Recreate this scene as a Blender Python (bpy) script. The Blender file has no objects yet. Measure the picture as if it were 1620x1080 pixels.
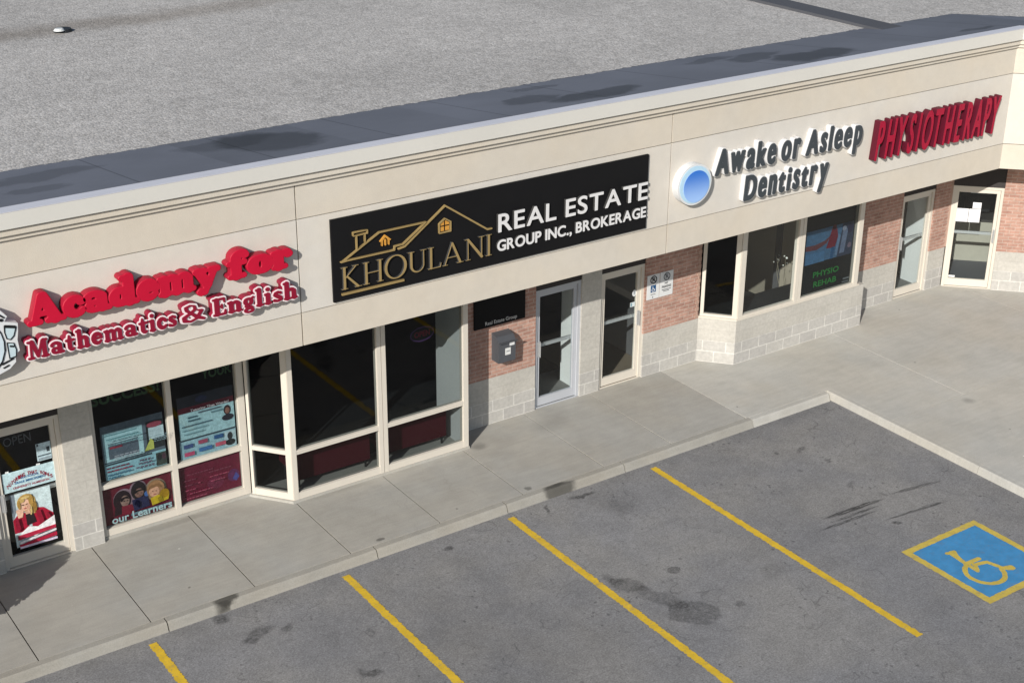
import bpy, bmesh, math, random
import numpy as np
from mathutils import Matrix, Vector

# ------------------------------------------------------------------ scene, camera, light
S = bpy.context.scene
COL = S.collection
random.seed(7)
PI = math.pi
R_ = math.radians

YAW, PITCH, ROLL, FPX, CAMH = 0.60708631, 0.41926938, 0.00690229, 2329.837, 11.0
def cam_axes():
    f = Vector((math.sin(YAW)*math.cos(PITCH), math.cos(YAW)*math.cos(PITCH), -math.sin(PITCH)))
    r = Vector((math.cos(YAW), -math.sin(YAW), 0)); u = r.cross(f)
    c, s = math.cos(ROLL), math.sin(ROLL)
    return c*r+s*u, -s*r+c*u, f
cr, cu, cf = cam_axes()
cd = bpy.data.cameras.new('camera'); cam = bpy.data.objects.new('camera', cd); COL.objects.link(cam)
cd.sensor_width = 36.0; cd.lens = FPX/1620*36.0; cd.clip_start = 0.1; cd.clip_end = 2000
cam.matrix_world = Matrix(((cr.x, cu.x, -cf.x, 0), (cr.y, cu.y, -cf.y, 0), (cr.z, cu.z, -cf.z, CAMH), (0, 0, 0, 1)))
S.camera = cam

TO_SUN = Vector((-1.41, -1.0, 0.88)).normalized()
SUN_EL = math.asin(TO_SUN.z)
W = bpy.data.worlds.new('World'); S.world = W; W.use_nodes = True
wn = W.node_tree
sky = wn.nodes.new('ShaderNodeTexSky'); sky.sky_type = 'NISHITA'; sky.sun_disc = False
sky.sun_elevation = SUN_EL; sky.sun_rotation = math.atan2(TO_SUN.x, TO_SUN.y) % (2*PI)
sky.air_density = 1.0; sky.dust_density = 1.0
wn.links.new(sky.outputs[0], wn.nodes['Background'].inputs[0])
wn.nodes['Background'].inputs[1].default_value = 0.085
sl = bpy.data.lights.new('sun', 'SUN'); sl.energy = 4.7; sl.angle = R_(0.5); sl.color = (1.0, 0.95, 0.87)
sun = bpy.data.objects.new('sun', sl); COL.objects.link(sun)
sun.rotation_euler = TO_SUN.to_track_quat('Z', 'Y').to_euler(); sun.location = (-20, -10, 25)
S.view_settings.view_transform = 'Standard'; S.view_settings.look = 'None'
S.view_settings.exposure = 0.05; S.view_settings.gamma = 1.0

# ------------------------------------------------------------------ materials
def lin(h):
    h = h.lstrip('#'); v = [int(h[i:i+2], 16)/255 for i in (0, 2, 4)]
    return tuple(c/12.92 if c <= .04045 else ((c+.055)/1.055)**2.4 for c in v)
class NT:
    def __init__(s, name):
        s.m = bpy.data.materials.new(name); s.m.use_nodes = True
        s.t = s.m.node_tree; s.b = s.t.nodes['Principled BSDF']; s.L = s.t.links.new
    def n(s, ty, **kw):
        x = s.t.nodes.new(ty)
        for k, v in kw.items(): setattr(x, k, v)
        return x
    def math(s, op, a, b=None, clamp=False):
        x = s.n('ShaderNodeMath', operation=op, use_clamp=clamp)
        for i, v in enumerate((a, b)):
            if v is None: continue
            if isinstance(v, (int, float)): x.inputs[i].default_value = v
            else: s.L(v, x.inputs[i])
        return x.outputs[0]
    def coord(s, kind='World'): return s.n('ShaderNodeNewGeometry').outputs['Position'] if kind == 'World' else s.n('ShaderNodeTexCoord').outputs[kind]
    def noise(s, vec, scale, detail=3, rough=.55, dist=0):
        x = s.n('ShaderNodeTexNoise'); x.inputs['Scale'].default_value = scale
        x.inputs['Detail'].default_value = detail; x.inputs['Roughness'].default_value = rough
        x.inputs['Distortion'].default_value = dist; s.L(vec, x.inputs['Vector']); return x
    def rng(s, v, a, b, c, d, smooth=True):
        x = s.n('ShaderNodeMapRange'); x.interpolation_type = 'SMOOTHSTEP' if smooth else 'LINEAR'
        s.L(v, x.inputs[0])
        for i, k in enumerate((a, b, c, d)): x.inputs[i+1].default_value = k
        return x.outputs[0]
    def scale(s, col, f):
        x = s.n('ShaderNodeVectorMath', operation='SCALE')
        if isinstance(col, tuple): x.inputs[0].default_value = col[:3]
        else: s.L(col, x.inputs[0])
        s.L(f, x.inputs['Scale']); return x.outputs[0]
    def mix(s, f, a, b):
        x = s.n('ShaderNodeMix', data_type='RGBA')
        for k, v in ((6, a), (7, b)):
            if isinstance(v, tuple): x.inputs[k].default_value = (*v[:3], 1)
            else: s.L(v, x.inputs[k])
        if isinstance(f, (int, float)): x.inputs[0].default_value = f
        else: s.L(f, x.inputs[0])
        return x.outputs[2]
    def bump(s, h, strength, dist=.01):
        x = s.n('ShaderNodeBump'); x.inputs['Strength'].default_value = strength; x.inputs['Distance'].default_value = dist
        s.L(h, x.inputs['Height']); s.L(x.outputs[0], s.b.inputs['Normal'])
    def stain(s, dvec, x, y, rx, ry, rot, edge=.45):
        mp = s.n('ShaderNodeMapping', vector_type='TEXTURE')
        mp.inputs['Location'].default_value = (x, y, 0); mp.inputs['Rotation'].default_value = (0, 0, R_(rot))
        mp.inputs['Scale'].default_value = (rx, ry, 1000); s.L(dvec, mp.inputs['Vector'])
        ln = s.n('ShaderNodeVectorMath', operation='LENGTH'); s.L(mp.outputs[0], ln.inputs[0])
        return s.rng(ln.outputs['Value'], 1.0, edge, 0, 1)
    def warp(s, vec, scale, amp, detail=3):
        nz = s.noise(vec, scale, detail)
        a = s.n('ShaderNodeVectorMath', operation='SUBTRACT'); s.L(nz.outputs['Color'], a.inputs[0]); a.inputs[1].default_value = (.5, .5, .5)
        b = s.n('ShaderNodeVectorMath', operation='MULTIPLY'); s.L(a.outputs[0], b.inputs[0]); b.inputs[1].default_value = (amp, amp, 0)
        c = s.n('ShaderNodeVectorMath', operation='ADD'); s.L(vec, c.inputs[0]); s.L(b.outputs[0], c.inputs[1])
        return c.outputs[0]
    def out(s, col=None, rough=.8, spec=.3, metal=0.0):
        if col is not None:
            if isinstance(col, tuple): s.b.inputs['Base Color'].default_value = (*col[:3], 1)
            else: s.L(col, s.b.inputs['Base Color'])
        s.b.inputs['Roughness'].default_value = rough; s.b.inputs['Specular IOR Level'].default_value = spec
        s.b.inputs['Metallic'].default_value = metal
        return s.m

def mk(name, col, rough=.7, spec=.3, noises=((1.2, .05), (25, .04)), bump=None, metal=0.0):
    t = NT(name); v = t.coord(); f = None
    for sc, am in noises:
        q = t.rng(t.noise(v, sc, 4).outputs[0], .25, .75, 1-am, 1+am, False)
        f = q if f is None else t.math('MULTIPLY', f, q)
    if bump: t.bump(t.noise(v, bump[0], 3).outputs[0], bump[1], bump[2] if len(bump) > 2 else .01)
    return t.out(t.scale(col, f) if f is not None else col, rough, spec, metal)

_fl = {}
def flat(hexc, rough=.6, spec=.3):
    k = (hexc, rough)
    if k not in _fl: _fl[k] = mk('paint_'+hexc.strip('#'), lin(hexc), rough, spec, ((9, .05),))
    return _fl[k]

def m_asphalt():
    t = NT('asphalt'); v = t.coord(); d = t.warp(t.warp(v, 3.0, .35, 4), 17, .05, 3); d2 = t.warp(v, 9, .08, 3)
    f = t.rng(t.noise(v, .30, 5, .6).outputs[0], .3, .7, .87, 1.10)
    f = t.math('MULTIPLY', f, t.rng(t.noise(v, 2.2, 5, .65).outputs[0], .25, .75, .90, 1.09))
    f = t.math('MULTIPLY', f, t.rng(t.noise(v, 40, 3, .7).outputs[0], .25, .75, .80, 1.20))
    f = t.math('MULTIPLY', f, t.rng(t.noise(v, 11, 4, .7).outputs[0], .25, .75, .92, 1.08))
    mot = t.rng(t.noise(v, 16, 5, .75).outputs[0], .35, .6, .45, 1.0)
    clus = t.rng(t.noise(v, 1.1, 2).outputs[0], .50, .62, 0, 1)
    vd = t.n('ShaderNodeTexVoronoi'); vd.inputs['Scale'].default_value = 8; t.L(t.warp(v, 18, .07), vd.inputs['Vector'])
    dots = t.math('MULTIPLY', t.rng(vd.outputs['Distance'], .22, .12, 0, 1), clus)
    f = t.math('MULTIPLY', f, t.rng(dots, 0, 1, 1, .62, False))
    vo = t.n('ShaderNodeTexVoronoi'); vo.inputs['Scale'].default_value = 75; t.L(v, vo.inputs['Vector'])
    sp = t.n('ShaderNodeSeparateColor'); t.L(vo.outputs['Color'], sp.inputs[0])
    f = t.math('MULTIPLY', f, t.rng(sp.outputs[0], 0, 1, .84, 1.15, False))
    # sparse small dark droppings / gum
    vg = t.n('ShaderNodeTexVoronoi'); vg.inputs['Scale'].default_value = 2.3; t.L(t.warp(v, 14, .06), vg.inputs['Vector'])
    f = t.math('MULTIPLY', f, t.rng(vg.outputs['Distance'], .045, .03, 1, .55))
    vg2 = t.n('ShaderNodeTexVoronoi'); vg2.inputs['Scale'].default_value = 5.1; t.L(t.warp(v, 21, .05), vg2.inputs['Vector'])
    f = t.math('MULTIPLY', f, t.rng(vg2.outputs['Distance'], .05, .035, 1, .72))
    # faint hairline cracks
    cr_ = t.noise(t.warp(v, 1.1, .8), .8, 2)
    w = t.math('ABSOLUTE', t.math('SUBTRACT', cr_.outputs[0], .5))
    f = t.math('MULTIPLY', f, t.rng(w, 0.0, .003, .70, 1))
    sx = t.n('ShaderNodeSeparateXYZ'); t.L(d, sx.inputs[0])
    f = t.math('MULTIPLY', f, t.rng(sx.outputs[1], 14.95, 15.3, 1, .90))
    for x, y, rx, ry, rot, k, e in [
        (10.82, 12.85, .20, .32, 25, .30, .7), (10.98, 12.35, .22, .55, 22, .30, .6), (11.12, 11.85, .30, .38, 30, .34, .8),
        (11.57, 12.75, .12, .10, 0, .40, .7), (12.0, 14.75, .5, .55, 40, .22, .0), (12.03, 14.45, .3, .4, 0, .22, .0),
        (10.74, 13.05, .12, .22, 20, .28, .5), (6.30, 14.62, .30, .14, 10, .38, .3), (6.08, 14.50, .16, .11, 0, .42, .4), (5.98, 15.13, .14, .14, 0, .5, .3),
        (6.6, 14.5, .16, .08, 30, .38, .4), (9.33, 14.93, .10, .08, 0, .55, .4), (9.36, 14.46, .4, .35, 0, .13, .0),
        (11.10, 15.08, .16, .045, 60, .45, .4), (11.75, 15.06, .28, .07, -10, .5, .4), (15.58, 13.78, .07, .09, 0, .4, .4),
        (15.5, 14.28, .18, .06, 20, .4, .4), (15.09, 14.41, .05, .05, 0, .5, .5), (15.05, 11.9, .10, .06, -30, .5, .5),
        (15.32, 13.01, .18, .05, 20, .3, .4), (11.77, 11.65, .10, .07, 0, .35, .5), (7.0, 13.1, .20, .06, -45, .42, .5),
        (12.7, 11.95, .35, .22, 20, .12, .3), (8.2, 13.2, .9, .5, 20, .07, .0), (14.0, 10.2, 1.2, .6, 10, .06, .0)]:
        f = t.math('MULTIPLY', f, t.rng(t.math('MULTIPLY', t.stain(d if max(rx, ry) > .14 else d2, x, y, rx, ry, rot, e), mot), 0, 1, 1, 1-min(k*1.25, .75), False))
    # tyre scuffs
    stv = t.n('ShaderNodeMapping'); stv.inputs['Scale'].default_value = (4, 60, 1); t.L(v, stv.inputs['Vector'])
    streak = t.rng(t.noise(stv.outputs[0], 1.0, 2).outputs[0], .35, .6, .25, 1)
    d3 = t.warp(v, 5, .05)
    for (ax, ay), (bx, by), w, k in [((14.15, 12.57), (15.5, 12.475), .055, .5), ((13.87, 12.37), (15.13, 12.29), .035, .40), ((14.2, 12.43), (15.3, 12.38), .035, .38),
                                 ((15.5, 12.53), (16.65, 12.36), .045, .36), ((14.85, 12.05), (16.3, 11.9), .03, .36), ((15.6, 12.0), (16.1, 11.93), .04, .25)]:
        a = math.degrees(math.atan2(by-ay, bx-ax)); L_ = math.hypot(bx-ax, by-ay)/2
        mk_ = t.math('MULTIPLY', t.stain(d3, (ax+bx)/2, (ay+by)/2, L_, w, a, .6), streak)
        f = t.math('MULTIPLY', f, t.rng(mk_, 0, 1, 1, 1-min(k*1.6, .85), False))
    warm = t.noise(v, .6, 3)
    col = t.mix(t.rng(warm.outputs[0], .35, .65, 0, 1), (.220, .222, .231), (.228, .225, .222))
    t.bump(t.noise(v, 90, 3).outputs[0], .35, .006)
    return t.out(t.scale(col, f), .92, .2)

def m_concrete(name, col, stains=(), grain=1.0):
    t = NT(name); v = t.coord(); d = t.warp(v, 7, .12, 3)
    f = t.rng(t.noise(v, .5, 4).outputs[0], .3, .7, .95, 1.04)
    f = t.math('MULTIPLY', f, t.rng(t.noise(v, 3.1, 5, .6).outputs[0], .25, .75, .94, 1.05))
    f = t.math('MULTIPLY', f, t.rng(t.noise(v, 55, 3, .7).outputs[0], .25, .75, 1-.07*grain, 1+.07*grain))
    vg = t.n('ShaderNodeTexVoronoi'); vg.inputs['Scale'].default_value = 1.9; t.L(t.warp(v, 15, .05), vg.inputs['Vector'])
    f = t.math('MULTIPLY', f, t.rng(vg.outputs['Distance'], .05, .03, 1, .55))
    vg = t.n('ShaderNodeTexVoronoi'); vg.inputs['Scale'].default_value = 4.7; t.L(t.warp(v, 22, .04), vg.inputs['Vector'])
    f = t.math('MULTIPLY', f, t.rng(vg.outputs['Distance'], .045, .03, 1, .84))
    vw = t.n('ShaderNodeTexVoronoi'); vw.inputs['Scale'].default_value = 1.3; t.L(v, vw.inputs['Vector'])
    f = t.math('MULTIPLY', f, t.rng(vw.outputs['Distance'], .025, .016, 1, 1.6))
    for x, y, rx, ry, rot, k, e in stains:
        f = t.math('MULTIPLY', f, t.rng(t.stain(d, x, y, rx, ry, rot, e), 0, 1, 1, 1-k, False))
    hc = t.math('ABSOLUTE', t.math('SUBTRACT', t.noise(t.warp(v, 1.3, .7), .55, 2).outputs[0], .5))
    f = t.math('MULTIPLY', f, t.rng(hc, 0.0, .0014, .93, 1))
    st = t.n('ShaderNodeMapping'); st.inputs['Scale'].default_value = (1.2, 9, 1); t.L(v, st.inputs['Vector'])
    f = t.math('MULTIPLY', f, t.rng(t.noise(st.outputs[0], 1.5, 4, .7).outputs[0], .3, .75, 1.03, .94))
    tint = t.mix(t.rng(t.noise(v, .8, 3).outputs[0], .35, .65, 0, 1), col, (col[0]*1.01, col[1]*.985, col[2]*.95))
    t.bump(t.noise(v, 120, 2).outputs[0], .15, .004)
    return t.out(t.scale(tint, f), .9, .25)

def m_brick():
    t = NT('red_brick'); u = t.coord('UV'); v = t.coord()
    b = t.n('ShaderNodeTexBrick', offset=.5); t.L(u, b.inputs['Vector'])
    b.inputs['Color1'].default_value = (.44, .268, .215, 1); b.inputs['Color2'].default_value = (.35, .20, .16, 1)
    b.inputs['Mortar'].default_value = (.45, .345, .295, 1); b.inputs['Scale'].default_value = 1
    b.inputs['Mortar Size'].default_value = .008; b.inputs['Mortar Smooth'].default_value = .3
    b.inputs['Bias'].default_value = 0; b.inputs['Brick Width'].default_value = .20; b.inputs['Row Height'].default_value = .066
    f = t.rng(t.noise(v, 12, 4).outputs[0], .25, .75, .85, 1.15)
    f = t.math('MULTIPLY', f, t.rng(t.noise(v, 1.3, 3).outputs[0], .3, .7, .92, 1.08))
    t.bump(t.math('SUBTRACT', t.noise(v, 60, 3).outputs[0], b.outputs['Fac']), .5, .006)
    return t.out(t.scale(b.outputs['Color'], f), .9, .2)
def m_block(name, c1, c2, mortar, rowh, w, msize, zoff=.13):
    t = NT(name); u = t.coord('UV'); v = t.coord()
    mp = t.n('ShaderNodeMapping'); mp.inputs['Location'].default_value = (.07, -zoff, 0); t.L(u, mp.inputs['Vector'])
    b = t.n('ShaderNodeTexBrick', offset=.5); t.L(mp.outputs[0], b.inputs['Vector'])
    b.inputs['Color1'].default_value = (*c1, 1); b.inputs['Color2'].default_value = (*c2, 1); b.inputs['Mortar'].default_value = (*mortar, 1)
    b.inputs['Scale'].default_value = 1; b.inputs['Mortar Size'].default_value = msize; b.inputs['Mortar Smooth'].default_value = .2
    b.inputs['Brick Width'].default_value = w; b.inputs['Row Height'].default_value = rowh
    f = t.rng(t.noise(v, 18, 5, .65).outputs[0], .25, .75, .90, 1.09)
    f = t.math('MULTIPLY', f, t.rng(t.noise(v, 1.7, 3).outputs[0], .3, .7, .94, 1.05))
    t.bump(t.noise(v, 45, 4).outputs[0], .3, .006)
    return t.out(t.scale(b.outputs['Color'], f), .9, .2)
def m_gravel():
    t = NT('roof_gravel'); v = t.coord()
    vo = t.n('ShaderNodeTexVoronoi'); vo.inputs['Scale'].default_value = 34; t.L(v, vo.inputs['Vector'])
    sp = t.n('ShaderNodeSeparateColor'); t.L(vo.outputs['Color'], sp.inputs[0])
    f = t.rng(sp.outputs[0], 0, 1, .74, 1.24, False)
    vo2 = t.n('ShaderNodeTexVoronoi'); vo2.inputs['Scale'].default_value = 11; t.L(v, vo2.inputs['Vector'])
    sp2 = t.n('ShaderNodeSeparateColor'); t.L(vo2.outputs['Color'], sp2.inputs[0])
    f = t.math('MULTIPLY', f, t.rng(sp2.outputs[0], 0, 1, .96, 1.04, False))
    f = t.math('MULTIPLY', f, t.rng(t.noise(v, .45, 4).outputs[0], .3, .7, .93, 1.07))
    f = t.math('MULTIPLY', f, t.rng(t.noise(v, 4, 4).outputs[0], .3, .7, .93, 1.07))
    d = t.warp(v, .8, 1.2, 4)
    for x, y, rx, ry, rot, kk in [(14, 30, 6, 1.2, 10, .08), (3, 22, 4, .8, -8, .07), (18, 24, 3, 1.5, 30, .06), (10, 20.5, 5, .5, 2, .06), (24, 33, 6, 1.5, -15, .09)]:
        f = t.math('MULTIPLY', f, t.rng(t.stain(d, x, y, rx, ry, rot, .0), 0, 1, 1, 1-kk, False))
    k = t.stain(d, 8.5, 26.4, 10.5, .85, 3, .1)
    f = t.math('MULTIPLY', f, t.rng(k, 0, 1, 1, .78, False))
    col = t.mix(sp.outputs[1], (.445, .435, .425), (.418, .40, .38))
    col = t.mix(t.math('MULTIPLY', k, .5), col, (.36, .32, .28))
    t.bump(t.math('SUBTRACT', 1.0, vo.outputs['Distance']), .35, .02)
    return t.out(t.scale(col, f), .95, .15)
def m_membrane():
    t = NT('roof_membrane'); v = t.coord(); d = t.warp(t.warp(v, 1.3, .7, 4), 7, .18, 3)
    f = t.rng(t.noise(v, .7, 4).outputs[0], .3, .7, .92, 1.07)
    sx = t.n('ShaderNodeSeparateXYZ'); t.L(v, sx.inputs[0])
    # sheet seams across the strip, about every 0.85 m, only some of them
    fr = t.math('ABSOLUTE', t.math('SUBTRACT', t.math('FRACT', t.math('DIVIDE', sx.outputs[0], 1.78)), .31))
    f = t.math('MULTIPLY', f, t.rng(fr, 0.004, .010, .62, 1))
    sheet = t.math('FLOOR', t.math('DIVIDE', sx.outputs[0], 1.78))
    wn_ = t.n('ShaderNodeTexWhiteNoise', noise_dimensions='1D'); t.L(sheet, wn_.inputs['W'])
    f = t.math('MULTIPLY', f, t.rng(wn_.outputs[0], 0, 1, .86, 1.08, False))
    for x, y, rx, ry, rot, k in [(8.15, 17.45, .75, .95, 25, .34), (7.7, 17.75, .8, .45, 10, .20), (12.3, 17.2, .6, .35, 20, .3), (13.1, 16.75, 1.0, .42, 6, .38), (17.0, 17.5, .7, .4, 20, .3), (17.7, 16.85, 1.0, .5, 10, .38), (12.9, 18.0, .5, .15, 0, .22), (16.3, 17.9, .6, .2, 0, .22),
                                 (21.4, 16.6, .5, .15, 0, .3), (5.2, 17.7, .9, .3, 0, .2), (4.9, 16.9, .5, .25, 0, .2)]:
        f = t.math('MULTIPLY', f, t.rng(t.stain(d, x, y, rx, ry, rot, .7), 0, 1, 1, 1-k*1.35, False))
    return t.out(t.scale((.142, .152, .183), f), .75, .25)
def m_glass(name, tint, refl=.07):
    t = NT(name)
    for n in list(t.t.nodes):
        if n.type == 'BSDF_PRINCIPLED': t.t.nodes.remove(n)
    o = [n for n in t.t.nodes if n.type == 'OUTPUT_MATERIAL'][0]
    lw = t.n('ShaderNodeLayerWeight'); lw.inputs[0].default_value = .5
    f = t.math('ADD', t.math('MULTIPLY', t.math('POWER', lw.outputs['Facing'], 4.0), .8), refl)
    tr = t.n('ShaderNodeBsdfTransparent'); tr.inputs[0].default_value = (*tint, 1)
    gl = t.n('ShaderNodeBsdfGlossy'); gl.inputs['Roughness'].default_value = 0.0; gl.inputs[0].default_value = (1, 1, 1, 1)
    mx = t.n('ShaderNodeMixShader'); t.L(f, mx.inputs[0]); t.L(tr.outputs[0], mx.inputs[1]); t.L(gl.outputs[0], mx.inputs[2])
    t.L(mx.outputs[0], o.inputs[0]); return t.m
def m_line(name, col, wear):
    t = NT(name); v = t.coord()
    f = t.rng(t.noise(v, 6, 4).outputs[0], .3, .7, .9, 1.08)
    k = t.math('MULTIPLY', t.rng(t.noise(v, 38, 4, .75).outputs[0], .56, .70, 0, 1), wear)
    k2 = t.math('MULTIPLY', t.rng(t.noise(v, 5, 4, .7).outputs[0], .52, .75, 0, 1), wear*.6)
    return t.out(t.mix(t.math('MAXIMUM', k, k2), t.scale(col, f), (.19, .18, .17)), .8, .25)
def m_foliage():
    t = NT('shrub_leaf'); v = t.coord()
    return t.out(t.mix(t.noise(v, 9, 3).outputs[0], (.035, .07, .02), (.09, .14, .04)), .6, .3)
def m_disc():
    t = NT('blue_disc_print'); v = t.coord('UV')
    sx = t.n('ShaderNodeSeparateXYZ'); t.L(v, sx.inputs[0])
    return t.out(t.mix(t.rng(sx.outputs[1], 3.75, 4.30, 0, 1), (.33, .52, .88), (.025, .16, .60)), .35, .4)

def m_stucco(name, col):
    t = NT(name); v = t.coord()
    f = t.rng(t.noise(v, .5, 4).outputs[0], .3, .7, .97, 1.03)
    f = t.math('MULTIPLY', f, t.rng(t.noise(v, 5, 5, .65).outputs[0], .25, .75, .97, 1.03))
    f = t.math('MULTIPLY', f, t.rng(t.noise(v, 70, 3).outputs[0], .25, .75, .965, 1.035))
    mp = t.n('ShaderNodeMapping'); mp.inputs['Scale'].default_value = (5, 5, .5); t.L(v, mp.inputs['Vector'])
    f = t.math('MULTIPLY', f, t.rng(t.noise(mp.outputs[0], 1, 5, .75).outputs[0], .55, .85, 1, .955))
    tint = t.mix(t.rng(t.noise(v, .9, 3).outputs[0], .35, .65, 0, 1), col, (col[0]*1.015, col[1]*.995, col[2]*.965))
    t.bump(t.noise(v, 60, 4).outputs[0], .35, .005)
    return t.out(t.scale(tint, f), .92, .15)
EIFS = m_stucco('stucco_beige', (.575, .535, .472))
EIFS2 = m_stucco('stucco_pale', (.605, .58, .54))
GROOVE = mk('stucco_groove', (.40, .36, .29), .95, .1)
CAPM = mk('painted_metal_cream', (.61, .60, .565), .5, .4, ((.8, .03), (15, .015)))
TOPM = mk('painted_metal_top', (.55, .56, .62), .45, .4, ((2, .05),))
ASPH = m_asphalt(); BRICK = m_brick()
CONC = m_concrete('sidewalk_concrete', (.372, .366, .343), [(8.55, 15.48, .07, .05, 0, .55, .5), (11.09, 15.51, .08, .06, 0, .5, .5), (12.6, 17.0, .5, .35, 20, .2, .0), (11.2, 17.0, .2, .15, 0, .3, .2), (8.7, 17.0, .8, .1, 0, .12, .2), (6.4, 17.5, .9, .1, 0, .2, .3), (4.6, 17.2, .3, .3, 0, .12, 0)])
CONC2 = m_concrete('pale_concrete', (.455, .45, .422), [(18.88, 13.79, .16, .16, 0, .33, .0), (19.5, 15.6, .8, .3, 20, .06, .0), (15.9, 16.6, .14, .1, 0, .12, 0)])
KERB = m_concrete('kerb_concrete', (.315, .306, .28), [(6.15, 15.36, .22, .12, 12, .68, .6), (6.1, 15.28, .16, .08, 12, .5, .5), (11.5, 15.30, .34, .12, 0, .66, .6), (11.45, 15.38, .22, .07, 0, .3, .5)], 1.2)
KERB2 = m_concrete('kerb_concrete_pale', (.42, .415, .39))
BLOCK = m_block('split_block', (.47, .46, .435), (.42, .41, .395), (.60, .59, .56), .205, .41, .010)
STONE = m_block('smooth_stone', (.48, .465, .43), (.455, .44, .405), (.41, .39, .36), .205, .62, .004)
GRAVEL = m_gravel(); MEMB = m_membrane()
JOINTM = mk('dark_membrane', (.085, .088, .10), .8, .2)
BEIGE = mk('beige_aluminium', (.62, .58, .515), .45, .4, ((3, .03),))
SILVER = mk('silver_aluminium', (.44, .46, .50), .38, .5, ((3, .03),))
STEEL = mk('brushed_steel', (.55, .56, .57), .35, .5, ((5, .03),), metal=.5)
GLASS = m_glass('dark_window_glass', (.52, .56, .57), .028)
CLEAR = m_glass('door_glass', (.86, .91, .92), .045)
MID = m_glass('shop_glass', (.76, .80, .81), .028)
BLACKM = mk('black_panel', (.008, .008, .009), .6, .15, ((2, .08),))
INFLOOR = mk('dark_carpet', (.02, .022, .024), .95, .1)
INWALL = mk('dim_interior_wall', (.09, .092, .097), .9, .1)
WHITEW = mk('white_partition', (.62, .64, .64), .8, .2)
TANW = mk('tan_partition', (.34, .30, .24), .85, .2)
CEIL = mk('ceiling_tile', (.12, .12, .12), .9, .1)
SOFF = mk('soffit_panel', (.35, .33, .29), .9, .15)
TILE = mk('lobby_tile', (.17, .14, .105), .7, .3)
GREYT = mk('grey_floor', (.16, .16, .155), .7, .3)
YEL = m_line('yellow_road_paint', (.66, .44, .035), .9)
YEL2 = m_line('worn_yellow_paint', (.56, .43, .085), .8)
BLUE = m_line('blue_road_paint', (.055, .25, .50), .55)
SEAL = mk('sealant', (.14, .13, .12), .9, .1)
RED = mk('red_letter_face', (.50, .006, .034), .5, .25, ((4, .06),))
RED_S = mk('red_letter_side', (.34, .010, .032), .5, .25, ((4, .06),))
DKRED = mk('crimson_letter_face', (.24, .006, .028), .4, .4, ((4, .06),))
DKRED_S = mk('crimson_letter_side', (.27, .012, .04), .5, .3, ((4, .06),))
WHITE = mk('white_letter', (.68, .68, .69), .4, .4, ((4, .03),))
PINKW = mk('pale_letter_rim', (.80, .72, .74), .4, .4, ((4, .03),))
CHAR = mk('charcoal_letter', (.045, .055, .065), .4, .4, ((4, .06),))
GOLD = mk('gold_letter', (.30, .215, .09), .45, .4, ((6, .08),))
GREYL = mk('black_letter_side', (.05, .05, .05), .5, .3)
PALEBLUE = mk('pale_blue_rim', (.45, .66, .82), .4, .4)
DISC = m_disc()
EMB = mk('emblem_pale', (.62, .70, .74), .5, .3); EMB_W = mk('emblem_white', (.66, .68, .70), .5, .3)

# ------------------------------------------------------------------ object helpers
def tag(o, label, cat, group=None, kind=None):
    if label: o['label'] = label
    if cat: o['category'] = cat
    if group: o['group'] = group
    if kind: o['kind'] = kind
    return o
def thing(name, loc, label, cat, group=None):
    o = bpy.data.objects.new(name, None); COL.objects.link(o); o.location = loc; o.empty_display_size = .3
    return tag(o, label, cat, group)
def base_of(o):
    l = Vector((0, 0, 0))
    while o: l += o.location; o = o.parent
    return l
def uv_world(me):
    uv = me.uv_layers.new(name='UVMap')
    for p in me.polygons:
        n = p.normal
        if abs(n.z) > .75: t, b = Vector((1, 0, 0)), Vector((0, 1, 0))
        else:
            t = Vector((-n.y, n.x, 0)); t.normalize(); b = Vector((0, 0, 1))
        for li in p.loop_indices:
            co = me.vertices[me.loops[li].vertex_index].co
            uv.data[li].uv = (co.dot(t), co.dot(b))
def link(name, me, mats, parent=None, top=None):
    """Mesh in world coordinates -> object; parent keeps world placement; top = (label, cat, group, kind)."""
    if not isinstance(mats, (list, tuple)): mats = [mats]
    for m in mats: me.materials.append(m)
    if not me.uv_layers: uv_world(me)
    o = bpy.data.objects.new(name, me); COL.objects.link(o)
    if parent is not None:
        o.parent = parent
        l = base_of(parent); me.transform(Matrix.Translation(-l))
    elif top and len(me.vertices):
        co = np.empty(len(me.vertices)*3); me.vertices.foreach_get('co', co); co = co.reshape(-1, 3)
        if top[3:] and top[3] == 'structure': pass
        else:
            b = Vector(((co[:, 0].min()+co[:, 0].max())/2, (co[:, 1].min()+co[:, 1].max())/2, co[:, 2].min()))
            me.transform(Matrix.Translation(-b)); o.location = b
    if top: tag(o, *top)
    return o
class F:
    """Wall frame: u along the wall, d outward from its face, z up."""
    def __init__(s, ox, oy, deg=0): s.o = Vector((ox, oy, 0)); a = R_(deg); s.U = Vector((math.cos(a), math.sin(a), 0)); s.N = Vector((math.sin(a), -math.cos(a), 0))
    def p(s, u, d, z): return s.o + s.U*u + s.N*d + Vector((0, 0, z))
G0 = F(0, 0, 0)
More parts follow.
